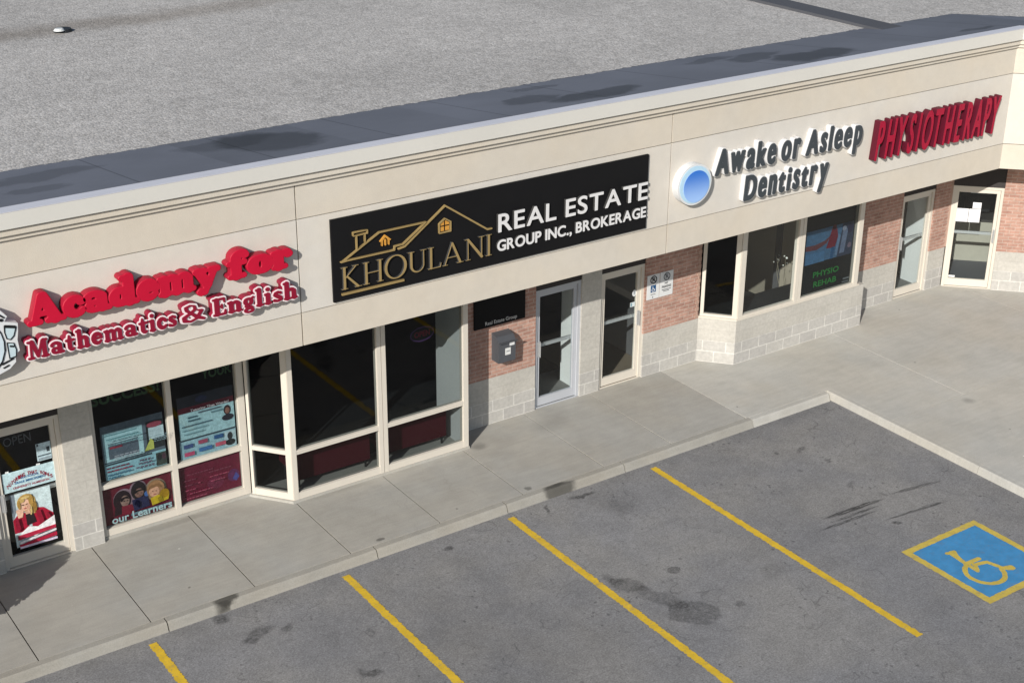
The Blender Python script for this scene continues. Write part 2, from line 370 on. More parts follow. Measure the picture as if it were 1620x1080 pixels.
class MB:
    def __init__(s): s.bm = bmesh.new()
    def hexa(s, P, mi=0):
        v = [s.bm.verts.new(p) for p in P]
        for q in ((0, 3, 2, 1), (4, 5, 6, 7), (0, 1, 5, 4), (1, 2, 6, 5), (2, 3, 7, 6), (3, 0, 4, 7)):
            s.bm.faces.new([v[i] for i in q]).material_index = mi
        return s
    def box(s, f, u0, u1, d0, d1, z0, z1, mi=0):
        return s.hexa([f.p(u0, d1, z0), f.p(u1, d1, z0), f.p(u1, d0, z0), f.p(u0, d0, z0), f.p(u0, d1, z1), f.p(u1, d1, z1), f.p(u1, d0, z1), f.p(u0, d0, z1)], mi)
    def prism(s, pts, z0, z1, mi=0):
        a = [s.bm.verts.new((x, y, z0)) for x, y in pts]; b = [s.bm.verts.new((x, y, z1)) for x, y in pts]
        s.bm.faces.new(a[::-1]).material_index = mi; s.bm.faces.new(b).material_index = mi
        for i in range(len(pts)):
            j = (i+1) % len(pts); s.bm.faces.new((a[i], a[j], b[j], b[i])).material_index = mi
        return s
    def poly(s, P, mi=0): s.bm.faces.new([s.bm.verts.new(p) for p in P]).material_index = mi; return s
    def slab(s, f, pts, d0, d1, mi=0):
        """outline (u,z) on a wall frame, thickness d0..d1"""
        a = [s.bm.verts.new(f.p(u, d0, z)) for u, z in pts]; b = [s.bm.verts.new(f.p(u, d1, z)) for u, z in pts]
        s.bm.faces.new(a[::-1]).material_index = mi; s.bm.faces.new(b).material_index = mi
        for i in range(len(pts)):
            j = (i+1) % len(pts); s.bm.faces.new((a[i], a[j], b[j], b[i])).material_index = mi
        return s
    def tube(s, p, q, r0, r1=None, n=8, mi=0):
        r1 = r0 if r1 is None else r1; p = Vector(p); q = Vector(q); ax = (q-p).normalized()
        e = ax.orthogonal().normalized(); g = ax.cross(e)
        A = []; B = []
        for i in range(n):
            c, w = math.cos(2*PI*i/n), math.sin(2*PI*i/n)
            A.append(s.bm.verts.new(p+(e*c+g*w)*r0)); B.append(s.bm.verts.new(q+(e*c+g*w)*r1))
        for i in range(n):
            j = (i+1) % n; s.bm.faces.new((A[i], A[j], B[j], B[i])).material_index = mi
        s.bm.faces.new(A[::-1]).material_index = mi; s.bm.faces.new(B).material_index = mi
        return s
    def mesh(s, name, bevel=0):
        if bevel:
            bmesh.ops.bevel(s.bm, geom=[e for e in s.bm.edges if len(e.link_faces) == 2 and e.calc_face_angle(0) > .6], offset=bevel, segments=2, profile=.7, affect='EDGES')
        bmesh.ops.recalc_face_normals(s.bm, faces=s.bm.faces)
        me = bpy.data.meshes.new(name); s.bm.to_mesh(me); s.bm.free(); return me
    def part(s, name, mats, parent, bevel=0): return link(name, s.mesh(name, bevel), mats, parent)
    def top(s, name, mats, label, cat, group=None, kind=None, bevel=0): return link(name, s.mesh(name, bevel), mats, None, (label, cat, group, kind))

# ------------------------------------------------------------------ lettering: signed-distance glyphs -> solid letters
def seg_d(X, Y, ax, ay, bx, by):
    dx, dy = bx-ax, by-ay; L = dx*dx+dy*dy
    t = np.clip(((X-ax)*dx+(Y-ay)*dy)/L, 0, 1) if L > 1e-12 else np.zeros_like(X)
    return np.hypot(X-ax-t*dx, Y-ay-t*dy), t
def stroke_sdf(X, Y, pts):
    d = np.full(X.shape, 9.0)
    for (ax, ay, ar), (bx, by, br) in zip(pts[:-1], pts[1:]):
        s, t = seg_d(X, Y, ax, ay, bx, by); d = np.minimum(d, s-(ar+t*(br-ar)))
    return d
def poly_sdf(X, Y, loops):
    d = np.full(X.shape, 9.0); ins = np.zeros(X.shape, bool)
    for lp in loops:
        for i in range(len(lp)):
            (ax, ay), (bx, by) = lp[i-1], lp[i]
            s, _ = seg_d(X, Y, ax, ay, bx, by); d = np.minimum(d, s)
            if ay != by:
                c = (ay > Y) != (by > Y); ins ^= c & (X < (bx-ax)*(Y-ay)/(by-ay)+ax)
    return np.where(ins, -d, d)
def contours(X, Y, D, level):
    """marching squares -> closed loops"""
    v = D-level; ny, nx = v.shape; neg = v < 0
    c = neg[:-1, :-1].astype(int)+neg[:-1, 1:]*2+neg[1:, 1:]*4+neg[1:, :-1]*8
    xs = X[0]; ys = Y[:, 0]; nxt = {}; pos = {}
    def pt(e):
        if e not in pos:
            k, j, i = e
            if k == 0: a, b = v[j, i], v[j, i+1]; t = a/(a-b); pos[e] = (xs[i]+t*(xs[i+1]-xs[i]), ys[j])
            else: a, b = v[j, i], v[j+1, i]; t = a/(a-b); pos[e] = (xs[i], ys[j]+t*(ys[j+1]-ys[j]))
        return e
    T = {1: [(3, 0)], 2: [(0, 1)], 3: [(3, 1)], 4: [(1, 2)], 5: [(3, 2), (1, 0)], 6: [(0, 2)], 7: [(3, 2)], 8: [(2, 3)], 9: [(2, 0)], 10: [(0, 3), (2, 1)], 11: [(2, 1)], 12: [(1, 3)], 13: [(1, 0)], 14: [(0, 3)]}
    for j, i in zip(*np.nonzero((c > 0) & (c < 15))):
        E = ((0, j, i), (1, j, i+1), (0, j+1, i), (1, j, i))
        for a, b in T[c[j, i]]: nxt[pt(E[a])] = pt(E[b])
    loops = []
    while nxt:
        s0 = next(iter(nxt)); lp = []; e = s0
        while e in nxt: lp.append(pos[e]); e = nxt.pop(e)
        if len(lp) > 5: loops.append(lp)
    out = []
    for lp in loops:          # drop near-collinear points
        q = [lp[0]]
        for k in range(1, len(lp)-1):
            (ax, ay), (bx, by), (cx, cy) = q[-1], lp[k], lp[k+1]
            L = math.hypot(cx-ax, cy-ay)
            if L < 1e-9 or abs((bx-ax)*(cy-ay)-(by-ay)*(cx-ax))/L > .0012 or math.hypot(bx-ax, by-ay) > .12: q.append(lp[k])
        out.append(q+[lp[-1]])
    return out
def solid(loops, depth, bevel=0.0):
    """closed 2D loops -> mesh lying in XY, z 0..depth"""
    cu_ = bpy.data.curves.new('tmp', 'CURVE'); cu_.dimensions = '2D'; cu_.fill_mode = 'BOTH'
    cu_.extrude = max(depth/2-bevel, .0005); cu_.bevel_depth = bevel; cu_.bevel_resolution = 1; cu_.offset = -bevel
    for lp in loops:
        sp = cu_.splines.new('POLY'); sp.points.add(len(lp)-1); sp.use_cyclic_u = True
        for p, (x, y) in zip(sp.points, lp): p.co = (x, y, 0, 1)
    o = bpy.data.objects.new('tmp', cu_); COL.objects.link(o)
    dg = bpy.context.evaluated_depsgraph_get(); dg.update()
    me = bpy.data.meshes.new_from_object(o.evaluated_get(dg)); bpy.data.objects.remove(o); bpy.data.curves.remove(cu_)
    me.materials.clear()
    me.transform(Matrix.Translation((0, 0, depth/2)))
    return me
WALLM = Matrix(((1, 0, 0, 0), (0, 0, -1, 0), (0, 1, 0, 0), (0, 0, 0, 1)))      # x->x, y->z, z->-y
def font_loops(ch):
    c = bpy.data.curves.new('t', 'FONT'); c.body = ch; c.dimensions = '2D'; c.fill_mode = 'NONE'; c.resolution_u = 6
    o = bpy.data.objects.new('t', c); COL.objects.link(o)
    dg = bpy.context.evaluated_depsgraph_get(); dg.update()
    me = bpy.data.meshes.new_from_object(o.evaluated_get(dg)); bpy.data.objects.remove(o); bpy.data.curves.remove(c)
    nb = {}
    for e in me.edges:
        a, b = e.vertices; nb.setdefault(a, []).append(b); nb.setdefault(b, []).append(a)
    seen = set(); loops = []
    for s0 in nb:
        if s0 in seen: continue
        lp = [s0]; seen.add(s0); cur = s0
        while True:
            n_ = [k for k in nb[cur] if k not in seen]
            if not n_: break
            cur = n_[0]; seen.add(cur); lp.append(cur)
        if len(lp) > 2: loops.append([(me.vertices[i].co.x, me.vertices[i].co.y) for i in lp])
    bpy.data.meshes.remove(me); return loops
_fc = {}
def sans(ch, xs, weight, slant=0.0, xh=1.0):
    """built-in sans outline, narrowed by xs, thickened by weight; unit = cap height"""
    k = (ch, xs, weight, slant, xh)
    if k not in _fc:
        lp = font_loops(ch); capk = 1/0.729; ys = xh if ch in 'aceomnrsuvwxzpyg' else 1.0
        lp = [[(x*capk*xs+slant*y*capk*ys, y*capk*ys) for x, y in l] for l in lp]
        x0 = min(x for l in lp for x, y in l); x1 = max(x for l in lp for x, y in l)
        y0 = min(y for l in lp for x, y in l); y1 = max(y for l in lp for x, y in l)
        m = .22; X, Y = np.meshgrid(np.arange(x0-m, x1+m, .016), np.arange(y0-m, y1+m, .016))
        _fc[k] = (X, Y, poly_sdf(X, Y, lp)-weight, x0-weight, x1+weight)
    return _fc[k]
def arc(cx, cy, rx, ry, a0, a1, r0, rm, r1, n=14):
    out = []
    for i in range(n+1):
        t = i/n; a = R_(a0+(a1-a0)*t); r = r0+(rm-r0)*math.sin(PI*t/2)*1.0 if False else (r0*(1-t)**2+2*rm*t*(1-t)+r1*t*t)
        out.append((cx+rx*math.cos(a), cy+ry*math.sin(a), r))
    return out
def ring(cx, cy, rx, ry, thick, thin, n=28):
    return [(cx+rx*math.cos(2*PI*i/n), cy+ry*math.sin(2*PI*i/n), thin+(thick-thin)*abs(math.cos(2*PI*i/n))**1.3) for i in range(n+1)]
def bar(x0, y0, x1, y1, r): return [(x0, y0, r), (x1, y1, r)]
# fat rounded serif letters (lower-case x-height .66)
k_ = .13; t_ = .07
FAT = {
 'A': [bar(.20, .08, .44, .93, .075), [(.50, .90, .11), (.78, .10, .15)], bar(.30, .33, .66, .33, .06), bar(.08, .065, .34, .065, .065), bar(.58, .065, 1.0, .065, .065)],
 'a': [arc(.27, .46, .20, .15, 165, 20, .10, .05, .12), [(.49, .48, .13), (.49, .12, .13)], ring(.28, .20, .17, .125, .10, .065), bar(.50, .08, .68, .08, .07)],
 'c': [arc(.36, .33, .23, .25, 50, 325, .07, .19, .06), [(.50, .48, .105), (.51, .47, .105)]],
 'd': [ring(.32, .32, .19, .24, .13, .07), [(.58, .92, .13), (.58, .10, .13)], bar(.40, .93, .58, .93, .07), bar(.60, .075, .78, .075, .07)],
 'e': [arc(.36, .33, .23, .25, 5, 325, .07, .19, .06), bar(.16, .33, .60, .36, .055)],
 'm': [[(.18, .56, .12), (.18, .08, .12)], bar(.05, .58, .18, .58, .075), arc(.40, .42, .15, .16, 170, 20, .05, .09, .12), [(.54, .46, .12), (.54, .08, .12)], arc(.76, .42, .15, .16, 170, 20, .05, .09, .12), [(.90, .46, .12), (.90, .08, .12)], bar(.06, .065, .30, .065, .065), bar(.44, .065, .65, .065, .065), bar(.80, .065, 1.04, .065, .065)],
 'n': [[(.18, .56, .125), (.18, .08, .125)], bar(.05, .58, .18, .58, .075), arc(.40, .42, .15, .16, 170, 20, .05, .09, .12), [(.55, .46, .125), (.55, .08, .125)], bar(.06, .065, .31, .065, .065), bar(.43, .065, .69, .065, .065)],
 'h': [[(.18, .95, .125), (.18, .08, .125)], bar(.05, .95, .18, .95, .075), arc(.40, .42, .15, .16, 170, 20, .05, .09, .12), [(.55, .46, .125), (.55, .08, .125)], bar(.06, .065, .31, .065, .065), bar(.43, .065, .69, .065, .065)],
 'y': [[(.16, .56, .12), (.40, .10, .12)], [(.64, .56, .07), (.42, .08, .08), (.32, -.12, .07)], bar(.06, .585, .32, .585, .075), bar(.52, .585, .74, .585, .075), [(.20, -.15, .11), (.30, -.16, .08)]],
 'f': [[(.24, .70, .125), (.24, .08, .125)], arc(.42, .74, .18, .18, 180, 60, .12, .08, .06), [(.50, .82, .10), (.51, .81, .10)], bar(.06, .555, .48, .555, .07), bar(.08, .065, .44, .065, .065)],
 'o': [ring(.36, .33, .22, .25, .145, .075)],
 'r': [[(.18, .56, .125), (.18, .08, .125)], bar(.05, .58, .18, .58, .075), arc(.38, .44, .14, .14, 170, 60, .05, .07, .10), [(.47, .51, .105), (.48, .50, .105)], bar(.06, .065, .36, .065, .065)],
 'M': [bar(.20, .10, .24, .90, .065), [(.30, .92, .12), (.56, .14, .10)], [(.58, .14, .07), (.84, .92, .07)], [(.92, .90, .125), (.94, .10, .125)], bar(.06, .065, .32, .065, .065), bar(.78, .065, 1.12, .065, .065), bar(.08, .935, .30, .935, .065), bar(.90, .935, 1.08, .935, .065)],
 't': [[(.22, .80, .06), (.22, .55, .125), (.22, .18, .125)], bar(.05, .575, .46, .575, .07), arc(.34, .16, .11, .10, 180, 330, .11, .08, .055)],
 'i': [[(.18, .56, .125), (.18, .08, .125)], bar(.05, .58, .18, .58, .075), bar(.05, .065, .32, .065, .065), [(.18, .87, .115), (.19, .87, .115)]],
 'l': [[(.18, .95, .125), (.18, .08, .125)], bar(.05, .95, .18, .95, .075), bar(.05, .065, .32, .065, .065)],
 's': [[(.45, .52, .09), (.33, .59, .065), (.18, .53, .075), (.16, .43, .10), (.30, .34, .125), (.44, .25, .11), (.46, .14, .085), (.31, .065, .065), (.13, .12, .09)]],
 'g': [ring(.30, .42, .16, .17, .11, .06), [(.42, .56, .05), (.56, .62, .07)], [(.22, .26, .05), (.14, .16, .06), (.24, .09, .075), (.46, .07, .09)], ring(.32, -.08, .20, .10, .08, .055)],
 'E': [[(.24, .90, .13), (.24, .10, .13)], bar(.08, .935, .62, .935, .065), bar(.08, .065, .64, .065, .065), bar(.24, .50, .50, .50, .06), [(.62, .92, .07), (.64, .74, .05)], [(.64, .08, .07), (.67, .27, .05)], [(.50, .60, .05), (.50, .40, .05)]],
 '&': [[(.66, .60, .05), (.78, .56, .07), (.70, .40, .07), (.54, .14, .055), (.34, .05, .055), (.12, .14, .085), (.11, .32, .085), (.34, .50, .06), (.54, .68, .065), (.52, .88, .05), (.36, .95, .045), (.20, .86, .07), (.22, .70, .07), (.40, .48, .07), (.62, .22, .10), (.84, .08, .07)]],
}
# inscriptional capitals, thick and thin
q_ = .022; w_ = .052; sf = .017
INSC = {
 'K': [[(.16, .96, w_), (.16, .04, w_)], bar(.16, .47, .62, .95, q_), [(.28, .55, w_*.8), (.70, .04, w_)], bar(.04, .98, .28, .98, sf), bar(.04, .02, .28, .02, sf), bar(.50, .98, .74, .98, sf), bar(.58, .02, .86, .02, sf)],
 'H': [[(.16, .96, w_), (.16, .04, w_)], [(.74, .96, w_), (.74, .04, w_)], bar(.16, .50, .74, .50, q_)]+[bar(a, b, a+.24, b, sf) for a in (.04, .62) for b in (.02, .98)],
 'O': [ring(.50, .5, .42, .52, .058, .028)],
 'U': [[(.16, .96, w_), (.16, .40, w_)]+arc(.43, .34, .27, .30, 180, 300, w_, w_*.8, q_)+arc(.43, .34, .27, .30, 300, 360, q_, q_, q_)+[(.70, .40, q_), (.70, .96, q_)], bar(.03, .98, .29, .98, sf), bar(.58, .98, .82, .98, sf)],
 'L': [[(.16, .96, w_), (.16, .04, w_)], bar(.04, .98, .28, .98, sf), bar(.04, .025, .56, .025, q_), [(.56, .03, q_), (.60, .20, .012)]],
 'A': [bar(.12, .04, .44, .98, q_), [(.45, .98, .05), (.80, .04, w_)], bar(.24, .34, .66, .34, q_), bar(.02, .02, .23, .02, sf), bar(.66, .02, .94, .02, sf)],
 'N': [bar(.16, .96, .16, .04, q_), [(.16, .97, .05), (.78, .05, .062)], bar(.78, .96, .78, .04, q_), bar(.02, .98, .20, .98, sf), bar(.06, .02, .27, .02, sf), bar(.66, .98, .90, .98, sf)],
 'I': [[(.16, .96, w_), (.16, .04, w_)], bar(.03, .98, .29, .98, sf), bar(.03, .02, .29, .02, sf)],
}
_gc = {}
def own(font, ch):
    k = (id(font), ch)
    if k not in _gc:
        P = font[ch]; xs = [p[0]-p[2] for s in P for p in s]+[p[0]+p[2] for s in P for p in s]; ys = [p[1]-p[2] for s in P for p in s]+[p[1]+p[2] for s in P for p in s]
        m = .2; X, Y = np.meshgrid(np.arange(min(xs)-m, max(xs)+m, .016), np.arange(min(ys)-m, max(ys)+m, .016))
        D = np.full(X.shape, 9.0)
        for s in P: D = np.minimum(D, stroke_sdf(X, Y, s))
        _gc[k] = (X, Y, D, min(xs), max(xs))
    return _gc[k]
def word(text, getter, x0, x1, zb, h, gap=.07, space=.35):
    """place glyphs of a line between x0 and x1, baseline zb, cap height h -> [(ch, glyph, map)]"""
    cur = 0; pl = []
    for ch in text:
        if ch == ' ': cur += space; continue
        g = getter(ch); pl.append((ch, g, cur-g[3])); cur += g[4]-g[3]+gap
    sx = (x1-x0)/(cur-gap)
    return [(ch, g, (x0+off*sx, sx, zb, h)) for ch, g, off in pl]
def glyph_mesh(g, mp, level, y_back, depth, bevel):
    ox, sx, zb, h = mp
    lps = [[(ox+x*sx, zb+y*h) for x, y in lp] for lp in contours(g[0], g[1], g[2], level)]
    me = solid(lps, depth, bevel)
    me.transform(Matrix.Translation((0, y_back, 0)) @ WALLM)
    return me
def two_tone(me, front=0, side=1, axis=-.8):
    for p in me.polygons: p.material_index = front if p.normal.y < axis else side
def channel_word(root, pl, y_back, depth, face, side, rim=None, rim_w=0.0, bevel=.006, grow=0.0):
    for ch, g, mp in pl:
        if rim is None:
            me = glyph_mesh(g, mp, grow, y_back, depth, bevel); two_tone(me); link('letter', me, [face, side], root)
        else:
            me = glyph_mesh(g, mp, rim_w, y_back, depth-.012, bevel); two_tone(me)
            b = link('letter', me, [rim, side], root)
            link('letter_face', glyph_mesh(g, mp, 0, y_back-depth+.012, .012, 0), [face], b)
def text_mesh(s, x0, x1, z0, z1, y, thick=.002, bold=0.0, frame=None):
    c = bpy.data.curves.new('t', 'FONT'); c.body = s; c.dimensions = '2D'; c.fill_mode = 'BOTH'; c.resolution_u = 3; c.extrude = .0; c.offset = bold
    o = bpy.data.objects.new('t', c); COL.objects.link(o)
    dg = bpy.context.evaluated_depsgraph_get(); dg.update()
    me = bpy.data.meshes.new_from_object(o.evaluated_get(dg)); bpy.data.objects.remove(o); bpy.data.curves.remove(c)
    me.materials.clear()
    co = np.array([v.co[:] for v in me.vertices]); a = co.min(0); b = co.max(0)
    sx = (x1-x0)/(b[0]-a[0]); sy = (z1-z0)/(b[1]-a[1])
    for v in me.vertices:
        u, z = x0+(v.co.x-a[0])*sx, z0+(v.co.y-a[1])*sy
        v.co = (u, y, z) if frame is None else frame.p(u, y, z)
    return me
def text(name, s, x0, x1, z0, z1, y, mat, parent, bold=.01, frame=None): return link(name, text_mesh(s, x0, x1, z0, z1, y, bold=bold, frame=frame), mat, parent)

# ------------------------------------------------------------------ ground
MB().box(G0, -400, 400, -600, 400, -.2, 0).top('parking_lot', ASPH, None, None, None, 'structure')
K0, K1 = 15.27, 15.40            # kerb face foot, kerb back
XK = 17.15                       # right-hand kerb line
JX = [-12, -9.25, -7.8, -6.36, -4.92, -3.48, -2.04, -.6, .84, 2.28, 3.72, 5.16, 6.60, 8.04, 9.48, 10.92, 12.42, 13.76, 15.34]
m = MB()
for a, b in zip(JX[:-1], JX[1:]):
    z = .13+random.uniform(-.002, .002)
    m.box(G0, a+.009, b-.009, -17.8, -K1-.016, -.05, z)
    m.box(G0, b-.009, b+.009, -17.8, -K1-.016, -.05, .112, 1)
m.box(G0, -12, 15.34, -K1-.016, -K1, -.05, .112, 1)
sw = m.top('sidewalk', [CONC, SEAL], None, None, None, 'structure')
m = MB(); e = 15.352; wallx = lambda y: 22.52+(17.52-y)
jy = [17.8, 15.6, 11.9, 8.2, 4.5, .8, -3]
m.prism([(e, K1), (XK+.13, K1), (XK+.13, 14.0), (19.0, 14.0), (19.0, 17.8), (e, 17.8)], -.05, .13)
m.prism([(19.012, 14.0), (22.8, 14.0), (22.8, 17.8), (19.012, 17.8)], -.05, .1305)
m.prism([(22.812, 12.0), (27.5, 12.0), (27.5, 17.8), (22.812, 17.8)], -.05, .13)
m.prism([(XK+.13, 13.99), (22.8, 13.99), (22.8, 9.4), (XK+.13, 9.4)], -.05, .1295)
m.prism([(XK+.13, 9.388), (34, 9.388), (34, 1), (XK+.13, 1)], -.05, .13)
m.prism([(22.812, 11.99), (34, 11.99), (34, 9.4), (22.812, 9.4)], -.05, .129)
m.top('plaza_pavement', CONC2, None, None, None, 'structure')
def kerb_run(m, pts_in, pts_out, h0=.13):  pass
m = MB()
KX = [-12, -7, -2.4, 2.28, 5.33, 8.38, 10.55, 12.73, 15.40]
def kerb_piece(m, a, b, top=.125):
    # rolled kerb: sloping face, rounded nose
    prof = [(K1, -.02), (K1, top), (K0+.045, top-.006), (K0+.018, top-.03), (K0-.004, .03), (K0-.03, -.02)]
    A = [m.bm.verts.new((a, y, z)) for y, z in prof]; B = [m.bm.verts.new((b, y, z)) for y, z in prof]
    for i in range(len(prof)):
        j = (i+1) % len(prof); m.bm.faces.new((A[i], A[j], B[j], B[i]))
    m.bm.faces.new(A); m.bm.faces.new(B[::-1])
for a, b in zip(KX[:-1], KX[1:]): kerb_piece(m, a+.008, b-.008)
m.top('kerb', KERB, None, None, None, 'structure')
m = MB()
kerb_piece(m, 15.40, XK-.01, .124)
prof = [(XK+.13, -.02), (XK+.13, .128), (XK+.055, .124), (XK+.035, .10), (XK+.02, .03), (XK+.01, -.02)]
ys = [K1, 12.2, 9.0, 5.8, 1.0]
for y0, y1 in zip(ys[:-1], ys[1:]):
    A = [m.bm.verts.new((x, y0-.004, z)) for x, z in prof]; B = [m.bm.verts.new((x, y1+.004, z)) for x, z in prof]
    for i in range(len(prof)):
        j = (i+1) % len(prof); m.bm.faces.new((A[i], A[j], B[j], B[i]))
    m.bm.faces.new(A); m.bm.faces.new(B[::-1])
m.top('corner_kerb', KERB2, None, None, None, 'structure')

def strip(m, x0, x1, y0, y1, z, jit, n, along='y'):
    """painted strip with slightly ragged edges"""
    A = []; B = []
    for i in range(n+1):
        t = i/n
        if along == 'y': y = y0+(y1-y0)*t; A.append((x0+random.gauss(0, jit), y, z)); B.append((x1+random.gauss(0, jit), y, z))
        else: x = x0+(x1-x0)*t; A.append((x, y0+random.gauss(0, jit), z)); B.append((x, y1+random.gauss(0, jit), z))
    for i in range(n): m.poly([A[i], B[i], B[i+1], A[i+1]])
for cx, ye, lab in [(13.17, 9.83, 'long yellow stall line nearest the blue accessible square'), (10.505, 9.6, 'yellow stall line running past the big dark oil stain'),
                    (7.80, 9.7, 'yellow stall line in front of the bay with the black OPEN oval'), (5.055, 9.7, 'yellow stall line at the bottom left, mostly cut off')]:
    m = MB(); strip(m, cx-.056, cx+.056, 15.13, ye, .004, .006, 260)
    m.top('parking_line', YEL, lab, 'road marking', 'yellow stall lines on the asphalt')
# accessible stall marking
ax0, ax1, ay0, ay1 = 14.49, 16.02, 9.79, 11.32
root = thing('accessible_marking', (15.25, 10.55, 0), 'blue painted wheelchair square with yellow border on the asphalt', 'road marking')
m = MB(); strip(m, ax0+.1, ax1-.1, ay0+.1, ay1-.1, .004, .0, 30); m.part('blue_field', BLUE, root)
m = MB(); j = .004
strip(m, ax0, ax0+.105, ay0, ay1, .008, j, 40); strip(m, ax1-.105, ax1, ay0, ay1, .008, j, 40)
strip(m, ax0+.105, ax1-.105, ay1-.105, ay1, .008, j, 40, 'x'); strip(m, ax0+.105, ax1-.105, ay0, ay0+.105, .008, j, 40, 'x'); m.part('border', YEL2, root)
X, Y = np.meshgrid(np.arange(14.5, 15.8, .008), np.arange(9.85, 11.2, .008)); r = .030
D = np.full(X.shape, 9.)
for s in ([(15.04, 10.91, .045), (15.0, 10.62, .035), (14.98, 10.40, r)], [(14.99, 10.93, r), (15.11, 10.91, r), (15.03, 10.80, .04)], [(14.99, 10.61, .04), (15.25, 10.60, .035)],
          [(15.02, 10.42, .02), (15.08, 10.53, .035), (15.27, 10.48, .035), (15.34, 10.25, .033), (15.43, 10.20, .06)],
          [(15.035+.265*math.cos(R_(q)), 10.32+.265*math.sin(R_(q)), .036) for q in range(112, 352, 8)]):
    D = np.minimum(D, stroke_sdf(X, Y, s))
nz = np.random.RandomState(3).normal(0, 1, (40, 40)); nz = np.kron(nz, np.ones((5, 5)))[:X.shape[0], :X.shape[1]]
D = D+.0025*nz
me = solid(contours(X, Y, D, 0), .001); me.transform(Matrix.Translation((0, 0, .008))); link('wheelchair_symbol', me, YEL2, root)

# ------------------------------------------------------------------ the building
FY = 16.2; FC = Vector((22.07, FY)); WA = R_(-45)
PATH = [Vector((-12, FY)), FC, FC+Vector((math.cos(WA), math.sin(WA)))*10]
bld = thing('strip_mall', (8, 17.55, 0), 'long single storey shopping plaza with beige sign band, brick walls and flat gravel roof', 'building')
def off(i, d, path=PATH):
    """i-th path point pushed outward by d"""
    ns = []
    for a, b in zip(path[:-1], path[1:]):
        t = (b-a).normalized(); ns.append(Vector((t.y, -t.x)))
    if i == 0: return path[0]+ns[0]*d
    if i == len(path)-1: return path[-1]+ns[-1]*d
    n1, n2 = ns[i-1], ns[i]; return path[i]+(n1+n2)*d/(1+n1.dot(n2))
def sweep(m, prof, path=PATH, mi=0):
    """closed profile [(outward, z)] along the path"""
    rows = [[m.bm.verts.new((*off(i, d, path), z)) for d, z in prof] for i in range(len(path))]
    for A, B in zip(rows[:-1], rows[1:]):
        for i in range(len(prof)):
            j = (i+1) % len(prof); m.bm.faces.new((A[i], A[j], B[j], B[i])).material_index = mi
    m.bm.faces.new(rows[0]).material_index = mi; m.bm.faces.new(rows[-1][::-1]).material_index = mi
def rect(d0, d1, z0, z1): return [(d0, z0), (d1, z0), (d1, z1), (d0, z1)]
g = .009
SEGS = [[Vector((-12, FY)), Vector((1.62-g, FY))], [Vector((1.62+g, FY)), Vector((7.885-g, FY))], [Vector((7.885+g, FY)), Vector((14.14-g, FY))], [Vector((14.14+g, FY)), FC, PATH[2]]]
m = MB(); sweep(m, rect(-.30, -.035, 2.99, 5.50)); m.part('fascia_backing', GROOVE, bld)
for z0, z1, mat in ((2.985, 3.445, EIFS), (3.457, 4.737, EIFS2), (4.749, 5.197, EIFS)):
    for sg in SEGS:
        m = MB(); sweep(m, rect(-.034, 0, z0, z1), sg); m.part('fascia_panel', mat, bld, .005)
m = MB(); sweep(m, rect(-.034, .042, 5.214, 5.268)); sweep(m, rect(-.034, .088, 5.280, 5.350)); m.part('cornice_moulding', EIFS, bld, .004)
m = MB(); sweep(m, [(-.034, 5.365), (.118, 5.365), (.132, 5.372), (.132, 5.565), (-.034, 5.572)]); m.part('parapet_cap', CAPM, bld)
m = MB(); sweep(m, [(-.06, 5.573), (.137, 5.566), (.137, 5.545), (.1335, 5.545), (.1335, 5.578), (-.06, 5.583)][::1]); m.bm.free(); m = MB()
sweep(m, [(-.03, 5.574), (.134, 5.568), (.134, 5.576), (-.03, 5.585)]); m.part('cap_flashing', TOPM, bld)
m = MB(); sweep(m, [(-.031, 5.45), (-.031, 5.588), (-2.30, 5.30), (-2.30, 5.16)]); m.part('roof_membrane', MEMB, bld)
# gravel field, slightly ragged edge where the stones meet the membrane
a = [off(i, -2.27) for i in range(3)]; pts = []
for i in range(2):
    L_ = (a[i+1]-a[i]).length; n = int(L_/.06)
    nn = (a[i+1]-a[i]).normalized(); nn = Vector((-nn.y, nn.x))
    for k in range(n): pts.append(a[i].lerp(a[i+1], k/n)+nn*random.gauss(0, .012))
pts += [a[2], Vector((60, 20)), Vector((60, 80)), Vector((-30, 80)), Vector((-30, a[0].y))]
m = MB(); m.poly([(p.x, p.y, 5.306) for p in pts]); bmesh.ops.triangulate(m.bm, faces=m.bm.faces); m.part('gravel_roof', GRAVEL, bld)
m = MB()
m.box(G0, 20.62, 21.14, -60, -18.0, 5.28, 5.36); m.part('expansion_joint', JOINTM, bld, .03)
m = MB(); sweep(m, rect(-2.2, -.30, 3.0, 3.05)); m.part('soffit', SOFF, bld)

WF = F(0, 17.55); BF = F(0, 17.05); WG = F(22.52, 17.52, -45)
ZT = 3.0
def wall(f, u0, u1, lower=True, pil=False):
    """brick over a smooth stone band over two block courses; or a stone pilaster"""
    m = MB(); m.box(f, u0, u1, -.2, 0.004, -.02, .54); m.part('block_base', BLOCK, bld)
    if pil: m = MB(); m.box(f, u0, u1, -.2, .001, .541, ZT); m.part('stone_pilaster', STONE, bld)
    else:
        m = MB(); m.box(f, u0, u1, -.2, 0.002, .541, .94); m.part('stone_band', STONE, bld)
        m = MB(); m.box(f, u0, u1, -.2, 0, .941, ZT); m.part('brick_wall', BRICK, bld)
wall(WF, -12, 4.0); wall(WF, 4.95, 5.36, pil=True); wall(WF, 11.0, 12.65); wall(WF, 13.57, 13.97, pil=True); wall(WF, 14.90, 16.13)
wall(WF, 19.5, 21.17); wall(WF, 22.09, 22.55); wall(WG, .97, 10)
